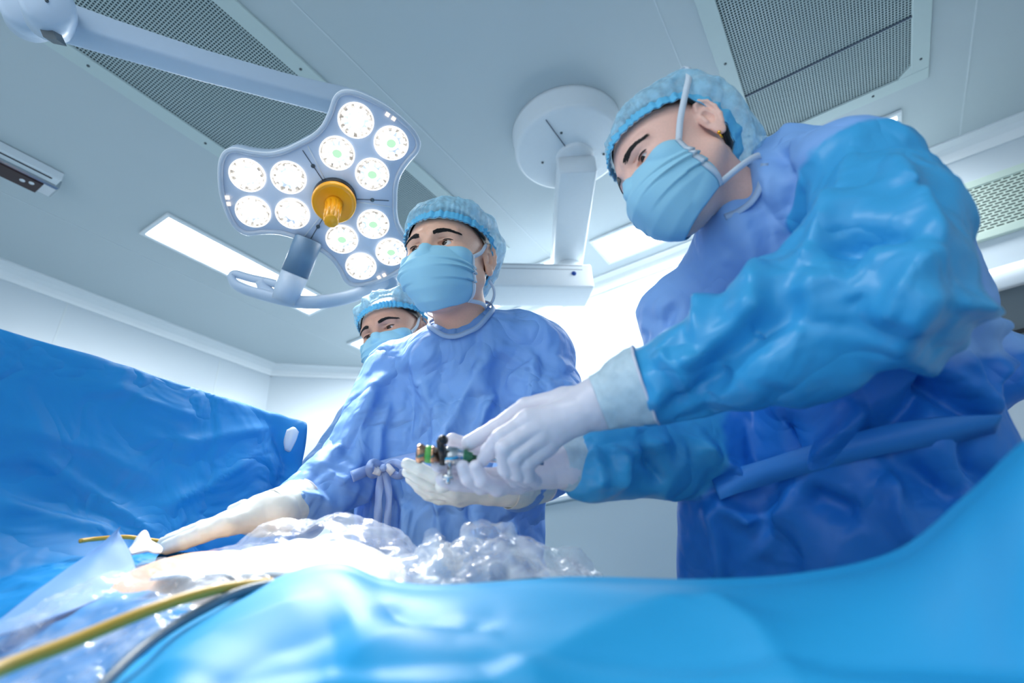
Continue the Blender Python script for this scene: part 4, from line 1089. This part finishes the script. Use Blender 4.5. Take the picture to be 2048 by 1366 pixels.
for pts in ([(758, 934, .012), (752, 950, .018)], [(772, 930, .012), (786, 946, .02)]):
    P = [bw(*p) for p in pts]; MB().ribbon(P, [-CF, -CF], .014, .002).build('bow_end', MT['tie_white'], man)
MB().lathe(bow*0+bw(767, 936, .012), -CF, [(.006, -.005), (.008, 0), (.005, .006), (0, .007)], 12).build('bow_knot', MT['tie'], man)
# loose tie hanging behind the ear
P = list(spline([W(978, 560, 1.16), W(988, 580, 1.17), W(986, 600, 1.17), (W(972, 617, 1.17))], 16)); MB().ribbon(P, [unit(-CF+CR)]*16, .007, .001).build('mask_tie', MT['mask_edge'], man)

# gloves of the middle man
make_hand('glove', man, (1020, 972, .82), (1060, 965, .85), [(912, 968, .765), (910, 981, .775), (914, 990, .785), (922, 996, .80)],
          [[(868, 952, .755), (838, 938, .75), (814, 928, .748)], [(862, 970, .768), (834, 954, .762), (815, 944, .76)], [(866, 985, .78), (838, 970, .775), (822, 958, .772)], [(880, 996, .795), (856, 988, .79), (838, 976, .785)]],
          [(985, 962, .79), (940, 955, .765), (905, 962, .75), (884, 972, .745)], MT['glove2'], rw=.027, rf=.0086, seed=3)
cuff_tube('glove_cuff', man, [(1010, 975, .815), (1040, 968, .835), (1075, 955, .865)], [.030, .033, .037], MT['glove2'], 2, .0015)
make_hand('glove', man, (560, 1022, .925), (600, 1004, .97), [(455, 1050, .86), (452, 1046, .885), (455, 1044, .905), (470, 1044, .92)],
          [[(405, 1068, .845), (368, 1082, .84), (335, 1094, .84)], [(400, 1062, .87), (362, 1078, .87), (328, 1088, .875)], [(405, 1058, .895), (370, 1070, .90), (340, 1080, .905)], [(425, 1052, .92), (395, 1062, .93), (370, 1072, .935)]],
          [(540, 1028, .93), (512, 1016, .945), (488, 1012, .95), (466, 1020, .955)], MT['glove2'], rw=.034, rf=.0125, pk=1.55, seed=5)
cuff_tube('glove_cuff', man, [(550, 1024, .92), (575, 1014, .94), (604, 1000, .975)], [.036, .036, .038], MT['glove2'], 4, .0015)

# ------------------------------------------------------------------ the man at the back
bn = W(832, 775, 1.53)
b_torso = [(W(800, 1200, 1.62), .19), (W(790, 980, 1.62), .18), (W(800, 860, 1.6), .17)]
b_arms = [[(W(718, 862, 1.55), .075), (W(655, 955, 1.48), .07), (W(612, 1040, 1.38), .05)], [(W(900, 820, 1.6), .075), (W(930, 950, 1.65), .07), (W(900, 1040, 1.5), .05)]]
b_extra = [(W(830, 790, 1.56), W(740, 838, 1.56), .065, .065), (W(835, 790, 1.56), W(900, 800, 1.6), .065, .065)]
back_head = dict(frame=([-0.9412, 0.9695, 0.7284+1.0], [0, 0, 0], [.2179, -.9333, -.2853], [-.1159, -.315, .942]), neck=bn, open=.0036, fem=0, h=.0022,
                 gaze=V3(.12, .95, -.22), cap=dict(puff=.018, back=.022, front=.052, side=.034, nape=-.070, wr=1.6), tie=TIE_M)
bman, bT, bX, bF = make_person('man standing behind the middle man, only his eyes, cap and mask showing', back_head, b_torso, b_arms[1][0][0]-b_arms[0][0][0], b_arms, b_extra,
    dict(mats=[MT['gown_b']], folds=[([(690, 800), (660, 870), (650, 940)], .012, .01), ([(730, 790), (690, 880), (680, 960)], .01, -.01)], strain=.06, h=.026, collar=(W(830, 770, 1.52), V3(0, 0, 1), .07)),
    [V3(-1.15, 1.32, 0), V3(-.95, 1.36, 0)], 'skin_b', 23)

# ------------------------------------------------------------------ the woman
wn = W(1508, 415, .835)
w_shn, w_eln, w_wrn = W(1700, 362, .72), W(1760, 570, .575), W(1310, 768, .645)
w_shf, w_elf, w_wrf = W(1372, 640, .93), W(1395, 895, .86), W(1185, 928, .745)
w_torso = [(W(1735, 1230, .82), .225), (W(1705, 1010, .82), .20), (W(1690, 900, .82), .185), (W(1655, 690, .84), .185), (W(1640, 510, .84), .14)]
w_arms = [[(w_shn, .074), (W(1770, 455, .64), .075), (w_eln, .077), (W(1520, 690, .60), .066), (w_wrn, .045)], [(w_shf, .070), (w_elf, .066), (w_wrf, .044)]]
w_extra = [(W(1560, 400, .85), w_shn, .055, .066), (W(1505, 470, .87), W(1385, 610, .92), .045, .062), (W(1830, 500, .86), W(1862, 610, .88), .072, .082), (W(1930, 760, .86), W(1985, 740, .84), .07, .055),
           (W(1640, 345, .83), W(1765, 405, .82), .058, .064), (W(1572, 345, .86), W(1475, 488, .855), .042, .058), (W(1555, 420, .90), W(1500, 470, .92), .05, .05)]
w_extra.append((W(1455, 900, .84), W(1450, 1180, .84), .055, .07))
w_lat = V3(*(w_shn-w_shf)[:2], 0)
w_folds = [([(1700, 250), (1640, 430), (1600, 520)], .010, .009), ([(1640, 480), (1740, 440), (1830, 460)], .012, -.016), ([(1650, 540), (1690, 560), (1720, 570)], .008, .012),
           ([(1860, 480), (1800, 560), (1750, 640)], .012, .014), ([(1640, 540), (1500, 620), (1400, 700), (1340, 740)], .012, .012), ([(1600, 580), (1480, 680), (1400, 760)], .016, -.012),
           ([(1700, 470), (1670, 540), (1700, 600)], .010, -.012), ([(1850, 560), (1830, 620), (1800, 660)], .01, .012), ([(1780, 300), (1840, 400), (1880, 480)], .01, .010), 
           ([(1300, 700), (1350, 760), (1380, 820)], .007, .009), ([(1320, 820), (1400, 790), (1440, 750)], .009, -.010), ([(1290, 740), (1310, 790), (1300, 830)], .007, .008),
           ([(1545, 290), (1560, 360), (1555, 440)], .008, -.010), ([(1540, 450), (1500, 560), (1480, 640)], .012, .010), ([(1440, 520), (1400, 600), (1390, 680)], .008, .010), ([(1340, 600), (1310, 650)], .007, -.008),
           ([(1585, 935), (1560, 850), (1540, 800)], .012, -.012), ([(1600, 930), (1680, 850), (1720, 800)], .010, .012), ([(1720, 880), (1850, 800), (1880, 780)], .012, -.014), ([(1985, 830), (1900, 760), (1800, 700)], .010, .012),
           ([(1990, 830), (1930, 720), (1880, 640)], .009, .012), ([(1980, 835), (1850, 780), (1740, 760)], .010, -.012), ([(1990, 820), (2000, 740), (2030, 680)], .008, .010), ([(1890, 600), (1950, 620), (2020, 660)], .009, .012),
           ([(1600, 990), (1650, 1010), (1700, 1030)], .012, -.012), ([(1780, 920), (1850, 960), (1930, 1000)], .014, -.012), ([(1770, 930), (1790, 1010), (1830, 1090)], .012, .012), ([(1410, 1000), (1480, 1030), (1560, 1020)], .010, .010),
           ([(1400, 1010), (1420, 1080), (1430, 1160)], .010, .010), ([(1590, 960), (1560, 1040), (1500, 1100)], .014, .010), ([(1930, 860), (1970, 920), (2020, 960)], .010, -.014), ([(1390, 870), (1460, 930), (1480, 960)], .012, .012),
           ([(1230, 880), (1260, 930), (1250, 990)], .007, .010), ([(1180, 900), (1200, 950), (1190, 990)], .007, .010), ([(1290, 880), (1320, 930), (1340, 980)], .008, -.010), ([(1340, 870), (1300, 900), (1260, 910)], .006, .008)]
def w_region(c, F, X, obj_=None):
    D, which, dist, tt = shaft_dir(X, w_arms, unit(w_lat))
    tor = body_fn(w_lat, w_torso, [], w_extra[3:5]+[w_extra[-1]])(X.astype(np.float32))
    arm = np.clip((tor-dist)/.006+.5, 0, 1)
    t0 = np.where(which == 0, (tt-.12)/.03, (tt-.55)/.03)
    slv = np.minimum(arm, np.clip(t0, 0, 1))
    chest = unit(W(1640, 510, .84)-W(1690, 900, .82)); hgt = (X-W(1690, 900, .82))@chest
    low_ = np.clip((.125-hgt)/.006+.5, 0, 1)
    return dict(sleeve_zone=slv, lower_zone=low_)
w_head = dict(frame=([-.0883, .6800, .6156+1.0], [0, 0, 0], [-.6932, -.5941, -.4080], [-.3624, -.2020, .9099], .955), neck=wn, open=.0046, fem=1, h=.0018,
              gaze=V3(.05, .95, -.22), cap=dict(puff=.009, back=.030, front=.052, side=.036, nape=-.078, wr=1.2), hair=(.046, -.105), brow=1.1, tie=TIE_W)
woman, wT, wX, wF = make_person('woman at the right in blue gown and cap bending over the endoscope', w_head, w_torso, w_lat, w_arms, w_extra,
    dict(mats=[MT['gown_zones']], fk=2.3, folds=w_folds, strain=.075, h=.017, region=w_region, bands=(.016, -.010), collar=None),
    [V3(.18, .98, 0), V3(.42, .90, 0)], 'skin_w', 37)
ribbon_on(woman, wX, wF, [(1518, 325), (1516, 372), (1503, 406), (1470, 414), (1440, 436)], .010, MT["collar"], "collar", .0, 30, .002)
ribbon_on(woman, wX, wF, [(1432, 978), (1460, 964), (1520, 945), (1600, 925), (1700, 893), (1800, 868), (1900, 850), (1992, 832)], .032, MT['belt'], 'belt', .013, 60, .003)
# earring in the visible ear
ec = wT(V3(-.0815, -.0145, -.0395)); MB().lathe(ec, unit(ec-wT(V3(0, -.014, -.03))), [(0, -.002), (.0024, -.001), (.0026, .0015), (.0015, .003), (0, .0034)], 14).build('earring', MT['gold'], woman)['label'] = 'small gold ear stud'
MB().tube([ec+wT(V3(0, 0, 0))*0+p for p in (V3(0, 0, 0), (wT(V3(.002, 0, -.009))-wT(V3(0, 0, 0))))], .0012, 8).build('earring', MT['gold'], woman)
make_hand('glove', woman, (1205, 803, .655), (1250, 785, .65), [(1056, 838, .645), (1064, 858, .640), (1077, 876, .640), (1092, 893, .645)],
          [[(1000, 876, .634), (978, 902, .650), (966, 920, .662)], [(1008, 897, .622), (1012, 938, .636), (1030, 962, .655)], [(1030, 914, .624), (1034, 946, .638), (1050, 962, .655)], [(1052, 926, .632), (1054, 950, .644), (1070, 962, .66)]],
          [(1130, 800, .672), (1052, 815, .680), (992, 856, .684), (938, 886, .680)], MT['glove'], rw=.030, rf=.0092, seed=1)
cuff_tube('glove_cuff', woman, [(1198, 805, .655), (1225, 795, .653), (1260, 780, .648), (1292, 770, .643)], [.033, .036, .042, .047], MT['glove_cuff'], 6, .0018)
make_hand('glove', woman, (1140, 928, .725), (1170, 925, .735), [(1010, 952, .712), (1016, 962, .705), (1024, 966, .698), (1040, 966, .692)],
          [[(938, 950, .700), (900, 940, .690), (875, 931, .678)], [(945, 968, .694), (910, 966, .680), (884, 959, .668)], [(962, 972, .676), (936, 956, .662), (925, 932, .660)], [(994, 976, .672), (964, 960, .660), (951, 934, .657)]],
          [(1085, 918, .725), (985, 905, .722), (935, 893, .716), (904, 880, .710)], MT['glove'], rw=.028, rf=.0090, seed=2)
cuff_tube('glove_cuff', woman, [(1118, 930, .722), (1140, 927, .728), (1166, 924, .738)], [.031, .035, .040], MT['glove_cuff'], 8, .0015)

# ------------------------------------------------------------------ the instrument in her hands
e0, e1 = W(838, 907, .668), W(1000, 919, .668); ax = unit(e1-e0); px_ = .668/FPX
sc = thing('endoscope', 'steel endoscope with copper eyepiece and green band held in gloved hands', 'instrument', e0)
def sx(k): return e0+ax*k*px_
MB().lathe(sx(-4), ax, [(.007, 0), (.011, .0005), (.0118, .003), (.0118, .006), (.0100, .008), (.0100, .0115)], 32).build('eyepiece', MT['copper'], sc)
MB().lathe(sx(14), ax, [(.0102, 0), (.0106, .001), (.0106, .006), (.0102, .007)], 32).build('green_ring', MT['green'], sc)
MB().lathe(sx(25), ax, [(.0098, 0), (.0105, .001), (.0105, .003), (.0088, .004), (.0088, .013)], 32).build('grip_ring', MT['copper'], sc)
MB().lathe(sx(45), ax, [(.0098, 0), (.0112, .001), (.0112, .022), (.0102, .0225), (.0102, .026), (.009, .027), (.0085, .029)], 32).build('body', MT['steel'], sc)
MB().lathe(sx(88), ax, [(.0088, 0), (.009, .001), (.009, .004), (.007, .006), (.0062, .012)], 32).build('green_ring', principled('dark_green_ring', (60, 120, 90), .3, .4), sc)
MB().tube([sx(96), sx(250)], .0034, 14).build('shaft', MT['steel'], sc)
c = sx(44); MB().lathe(c, ax, [(.0118, 0), (.0122, .001), (.0122, .005), (.0118, .006)], 28).build('collar_band', MT['black'], sc)
q = [W(886, 915, .655), W(882, 895, .652), W(880, 880, .655)]; 
MB().tube(q, [.004, .0045, .0045], 14).build('lever', MT['black'], sc)
MB().lathe(W(886, 880, .652), unit(CR*.8-CF*.6), [(0, -.005), (.0050, -.004), (.0062, 0), (.0050, .004), (0, .005)], 20).build('lever_knob', MT['black'], sc)
MB().tube([sx(62)+V3(0, 0, -.008), sx(60)+V3(0, 0, -.022), sx(57)+V3(0, 0, -.034)], [.0028, .0028, .0025], 12).build('stopcock', MT['steel'], sc)
MB().lathe(sx(58)+V3(0, 0, -.026), CR, [(0, -.007), (.0036, -.006), (.0036, .006), (0, .007)], 14).build('stopcock_valve', MT['steel'], sc)

# ------------------------------------------------------------------ operating table, patient, drapes
t = thing('operating_table', 'steel operating table hidden under the blue drapes', 'table', (-.45, .42, 0))
MB().box((-1.5, .25, .76), (.9, .68, .84), .02).build('table_top', MT['table_metal'], t, smooth=False)
MB().box((-.7, .30, .08), (-.4, .52, .80), .02).build('column', MT['table_metal'], t, smooth=False)
MB().box((-.95, .18, 0), (-.1, .64, .08), .02).build('base', MT['table_metal'], t, smooth=False)
def patient_sdf(P):
    Q = P*np.array([1, .90, 1.05], np.float32); sc_ = lambda p: np.array(p)*np.array([1, .90, 1.05])
    d = sd_cap(Q, sc_((-1.05, .46, .985)), sc_((-.76, .46, .985)), .125, .128)
    d = smin(d, sd_cap(Q, sc_((-.76, .46, .980)), sc_((-.45, .46, .925)), .124, .105), .08)
    for y in (.39, .55): d = smin(d, sd_cap(P, (-.42, y, .915), (.05, y, .905), .072, .052), .05); d = smin(d, sd_cap(P, (.05, y, .905), (.45, y, .90), .052, .038), .03); d = smin(d, sd_cap(P, (.45, y, .90), (.47, y, .96), .033, .028), .02)
    d = smin(d, sd_cap(P, (-1.10, .24, .99), (-1.10, .66, .99), .07, .07), .06)
    d = smin(d, sd_cap(P, (-1.1, .24, .99), (-1.45, .16, .95), .05, .04), .04); d = smin(d, sd_cap(P, (-1.1, .66, .99), (-1.45, .74, .95), .05, .04), .04)
    d = smin(d, sd_cap(P, (-1.15, .45, .98), (-1.3, .45, .98), .055, .055), .04)
    d = smin(d, sd_ell(P, (-1.38, .45, .99), (.115, .078, .095)), .03)
    d = smin(d, sd_cap(P, (-1.37, .45, 1.08), (-1.39, .45, 1.09), .012, .012), .02)
    return d
Vp, Fp = surfnets(patient_sdf, (-1.6, .05, .86), (.6, .88, 1.18), .014)
pat = tag(obj('person', Vp, Fp, MT['skin_p'], loc=(-.6, .44, .88)), 'patient lying under the drapes with only the bare belly showing', 'person')
MB().tube([(-1.33, .45, 1.0), (-1.40, .45, 1.01), (-1.47, .45, 1.0)], [.09, .105, .07], 20).build('hair_cap', MT['cap_band'], pat)

def sheet(name, label, cat, ctrl, nu, nv, mat, amp=.006, freq=7, sharp=.5, seed=1, solid=.0012, subs=0, folds=None, wrinkles=.03, dirn=None):
    V, F = patch(ctrl, nu, nv); N = vnormals(V, F)
    dsp = amp*(sharp*(ridged(V*freq+seed, 3)-.6)+(1-sharp)*fbm(V*freq*.7+seed, 3))
    V = V+N*dsp[:, None]
    if folds: V = V+N*folds_field(V, np.where((((CAM-V)*N).sum(1) < 0)[:, None], -N, N), folds)[:, None]*(1 if (((CAM-V)*N).sum(1) > 0).mean() > .5 else -1)
    if wrinkles: V = wrinkle(V, F, wrinkles, hi=amp*1.6+.004, lo=-amp*1.6-.004, iters=50, seed=seed, amp=amp*.4, freq=freq*2, bend=.06)
    c = V.mean(0); o = obj(name, V, F, mat, loc=c, solid=solid, subsurf=subs)
    return tag(o, label, cat), V, F
# screen drape: vertical behind, turning towards the camera over the chest
ys = np.linspace(-.55, .80, 7)
rows = []
for z, x0 in ((.30, -1.078), (.80, -1.075), (1.15, -1.072), (1.36, -1.068), (1.440, -1.062), (1.462, -1.054), (1.466, -1.048), (1.455, -1.041), (1.42, -1.038), (1.36, -1.040), (1.28, -1.044), (1.20, -1.035)):
    rows.append([(x0-.004*math.sin(y*9+z*5), y, z-.0*(y)) for y in ys])
def low(y): return 1.0+np.interp(y, [-.6, .1, .2, .3, .5, .7, .9], [-.14, -.06, .01, .095, .12, .09, -.02])
for x0, dz, yk in ((-1.00, .030, 1), (-.965, .012, 1), (-.93, .006, 1)):
    rows.append([(x0+.02*math.sin(y*7), y, low(y)+dz) for y in ys])
scr, sV, sF = sheet('screen_drape', 'tall upright blue drape forming a screen at the left', 'drape', rows, 150, 150, MT['drape'], .006, 4.5, .6, 5, .0015, 0,
      [([(20, 840), (200, 900), (330, 960)], .02, .010), ([(60, 900), (220, 1000), (320, 1060)], .015, .012), ([(0, 1000), (120, 1030), (240, 1060)], .015, .012), ([(300, 880), (400, 880), (560, 850)], .012, .007), ([(330, 1010), (430, 960), (520, 900)], .012, .009), ([(230, 760), (320, 800), (420, 830)], .015, .006), ([(560, 850), (590, 930), (560, 1010)], .015, -.012)], .03)
# side return of the screen behind its right corner
tg = [[W(578, 858, 1.24), W(592, 852, 1.24), W(602, 862, 1.24)], [W(572, 880, 1.235), W(586, 876, 1.228), W(596, 880, 1.235)], [W(574, 898, 1.235), W(582, 902, 1.235), W(586, 900, 1.235)]]
Vt, Ft = patch(tg, 8, 8); obj('paper_label', Vt-CF*.012, Ft, MT['mask_edge'], scr, solid=.001)['label'] = 'white torn paper sticker'
# post that carries the screen
t = thing('drape_stand', 'steel stand carrying the upright blue screen drape', 'frame', (-1.06, .1, 0))
MB().tube([(-1.058, -.55, 1.455), (-1.058, .79, 1.455)], .008, 12).build('cross_bar', MT['table_metal'], t)
for y in (-.53, .77): MB().tube([(-1.09, y, 0), (-1.09, y, 1.2), (-1.058, y, 1.455)], .010, 12).build('post', MT['table_metal'], t)

# drape over the chest towards the lower left of the picture
rows = []
for k in range(7):
    row = []
    for y, dz in ((.84, -.25), (.76, .0), (.68, .09), (.58, .132), (.47, .135), (.38, .136), (.32, .115), (.27, .085), (.21, .03), (.14, -.04), (.04, -.11), (-.04, -.35)):
        xe = np.interp(y, [.20, .33, .39, .45], [-.40, -.55, -.78, -.915]); t_ = k/6
        row.append((-1.01+t_*(xe+1.01), y, 1+dz-np.interp(y, [.25, .33, .39, .44], [.11, .085, .05, 0])*t_))
    rows.append(row)
sheet('chest_drape', 'dark blue folded drape spread over the patient at lower left', 'drape', rows, 150, 90, MT['drape'], .008, 8, .7, 9, .0015, 0, None, .04)
# turned-up corner
tri = [[W(240, 1053, .72), W(238, 1058, .72), W(236, 1062, .72)], [W(170, 1115, .70), W(205, 1100, .69), W(252, 1095, .71)], [W(60, 1190, .60), W(150, 1170, .62), W(268, 1135, .69)], [W(-60, 1290, .52), W(120, 1230, .56), W(275, 1160, .66)]]
sheet('drape_corner', 'pale turned-up drape corner standing at lower left', 'drape', tri, 40, 40, MT['drape_back'], .003, 10, .5, 3, .0015, 0, None, .02)

# foreground drape
cols = [-260, 60, 270, 380, 640, 770, 900, 1150, 1400, 1600, 1800, 1950, 2100, 2350]
ridge = [1560, 1440, 1335, 1250, 1148, 1178, 1190, 1172, 1182, 1172, 1125, 1010, 880, 760]
dr = [.34, .38, .42, .46, .50, .46, .44, .44, .42, .40, .37, .34, .31, .29]
rows = []
rows.append([W(x, y+60, d+.10)+V3(0, 0, -.10) for x, y, d in zip(cols, ridge, dr)])
rows.append([W(x, y+12, d+.05) for x, y, d in zip(cols, ridge, dr)])
rows.append([W(x, y, d) for x, y, d in zip(cols, ridge, dr)])
rows.append([W(x, y+38, d-.06) for x, y, d in zip(cols, ridge, dr)])
rows.append([W(x, max(y+120, 1330), d*.70) for x, y, d in zip(cols, ridge, dr)])
rows.append([W(x, max(y+330, 1600), d*.60) for x, y, d in zip(cols, ridge, dr)])
rows.append([W(x, max(y+800, 2300), d*.62)+V3(0, 0, -.15) for x, y, d in zip(cols, ridge, dr)])
fold_fg = [([(1000, 1366), (1150, 1290), (1400, 1190)], .030, .010), ([(600, 1366), (760, 1270), (1000, 1230)], .030, .006), ([(280, 1366), (420, 1260), (640, 1170)], .030, .006), ([(400, 1366), (560, 1280), (700, 1220)], .028, -.006), ([(1400, 1190), (1500, 1260), (1600, 1366)], .02, .008), ([(770, 1185), (850, 1230), (1000, 1250)], .014, -.008)]
fg, fV, fF = sheet('foreground_drape', 'large sky blue drape across the bottom foreground', 'drape', rows, 220, 110, MT['drape_fg'], .003, 4, .2, 4, .0015, 0, fold_fg, .012)

# clear films
def film(name, label, ctrl, nu, nv, mat, amp, freq, seed, sm=True):
    V, F = patch(ctrl, nu, nv); N = vnormals(V, F)
    e = np.minimum(1, 1)
    V = V+N*(amp*(ridged(V*freq+seed, 4)-.7))[:, None]+amp*.6*np.stack([fbm(V*freq*1.3+k*9+seed, 2) for k in range(3)], 1)
    return tag(obj(name, V, F, mat, loc=V.mean(0), smooth=sm), label, 'film'), V, F
film('film_sheet', 'clear plastic film stretched up behind the lit belly', [[W(370, 1110, .73), W(470, 1082, .76), W(560, 1045, .79), W(690, 1028, .80), W(790, 1058, .78), W(860, 1110, .76)],
      [W(365, 1122, .70), W(450, 1102, .72), W(570, 1070, .74), W(690, 1070, .74), W(790, 1095, .72), W(860, 1130, .70)],
      [W(350, 1150, .66), W(440, 1132, .68), W(570, 1110, .68), W(700, 1120, .68), W(800, 1140, .66), W(870, 1160, .64)],
      [W(300, 1190, .60), W(440, 1170, .60), W(580, 1150, .60), W(710, 1160, .60), W(800, 1180, .58), W(870, 1190, .56)]], 90, 60, MT['film_soft'], .005, 14, 2)
mound = []
tops = [(800, 1150), (830, 1090), (880, 1050), (905, 1100), (930, 1060), (985, 1036), (1050, 1060), (1090, 1100), (1140, 1110), (1190, 1145), (1215, 1165)]
for k, (f_, d) in enumerate(((0, .66), (.35, .60), (.7, .55), (1.0, .52))):
    mound.append([W(x, y+(1195-y)*f_, d-.0*i) for i, (x, y) in enumerate(tops)])
film('crumpled_film', 'crumpled clear plastic film heaped in the middle foreground', mound, 74, 34, MT['film'], .013, 15, 6, False)
mound2 = [[W(x, y+(1200-y)*f_+14, d+.03) for (x, y) in tops[1:]] for f_, d in ((0, .64), (.4, .58), (1., .53))]
film('crumpled_film', 'inner layer of the crumpled clear film heap', mound2, 66, 30, MT['film'], .014, 19, 8, False)
film('film_sheet', 'clear plastic film lying at the lower left under the ochre tube', [[W(-80, 1300, .50), W(40, 1220, .54), W(160, 1165, .58), W(275, 1130, .62), W(420, 1120, .64), W(600, 1130, .62)],
      [W(-80, 1360, .46), W(40, 1290, .49), W(170, 1230, .52), W(290, 1190, .56), W(430, 1160, .58), W(600, 1160, .57)],
      [W(-80, 1450, .40), W(40, 1380, .43), W(170, 1310, .46), W(300, 1240, .50), W(420, 1190, .54), W(560, 1175, .54)],
      [W(-80, 1560, .34), W(40, 1480, .37), W(170, 1400, .40), W(270, 1330, .44), W(340, 1270, .48), W(460, 1215, .50)]], 90, 70, MT['film_soft'], .006, 20, 4)
gz = [[W(262, 1092, .78), W(275, 1072, .79), W(290, 1062, .80), W(302, 1078, .80), W(320, 1090, .80)], [W(258, 1100, .75), W(275, 1088, .755), W(293, 1080, .76), W(305, 1090, .76), W(325, 1098, .76)], [W(262, 1108, .72), W(280, 1104, .72), W(296, 1102, .72), W(308, 1106, .72), W(322, 1106, .72)]]
sheet('gauze_swab', 'small white gauze swab standing up beside the gloved fingertips', 'swab', gz, 24, 20, MT['gauze'], .003, 20, .5, 3, .002, 0, None, .02)
wt = [[W(380, 1122, .74), W(450, 1108, .74), W(560, 1088, .74), W(700, 1082, .74), W(800, 1120, .72)], [W(350, 1140, .68), W(430, 1128, .68), W(570, 1118, .68), W(710, 1118, .68), W(810, 1150, .66)], [W(300, 1160, .60), W(430, 1152, .60), W(580, 1148, .60), W(710, 1158, .60), W(810, 1180, .60)]]
sheet('lit_belly_sheet', 'white sheet standing for the overexposed lit belly behind the foreground drape', 'sheet', wt, 80, 40, MT['gauze'], .006, 14, .6, 3, .003, 0, None, .02)  # white colour stands in for skin and film overexposed by the lamp
# tubes
P = spline([W(-120, 1395, .30), W(0, 1338, .34), W(140, 1285, .38), W(300, 1220, .43), (W(430, 1180, .48)), W(540, 1164, .54)], 60)
tag(MB().tube(list(P), list(np.linspace(.0052, .0045, 60)), 14).build('ochre_tube', MT['ochre'], loc=P[0]), 'ochre rubber tube running from the lower left corner', 'tube')
P = spline([W(150, 1440, .33), W(210, 1366, .36), W(300, 1285, .41), W(400, 1222, .46), W(500, 1178, .50), W(640, 1152, .55)], 60)
tag(MB().tube(list(P), .0042, 14).build('grey_cable', MT['grey_tube'], loc=P[0]), 'slate grey cable beside the ochre tube', 'cable')
P = spline([W(760, 1172, .50), W(800, 1184, .48), W(880, 1186, .48), W(980, 1176, .50), W(1080, 1166, .53)], 40)
tag(MB().tube(list(P), .0055, 14).build('grey_cable', MT['dark_box'], loc=P[0]), 'dark grey cable under the crumpled film heap', 'cable')
P = spline([W(160, 1082, .80), W(190, 1078, .82), W(250, 1074, .84), W(300, 1080, .86), W(345, 1086, .90)], 30)
tag(MB().tube(list(P), .0032, 10).build('ochre_tube', MT['ochre'], loc=P[0]), 'short piece of ochre tube showing behind the turned-up drape corner', 'tube')
print('built in %.1f s' % (__import__('time').time()-exec_time))
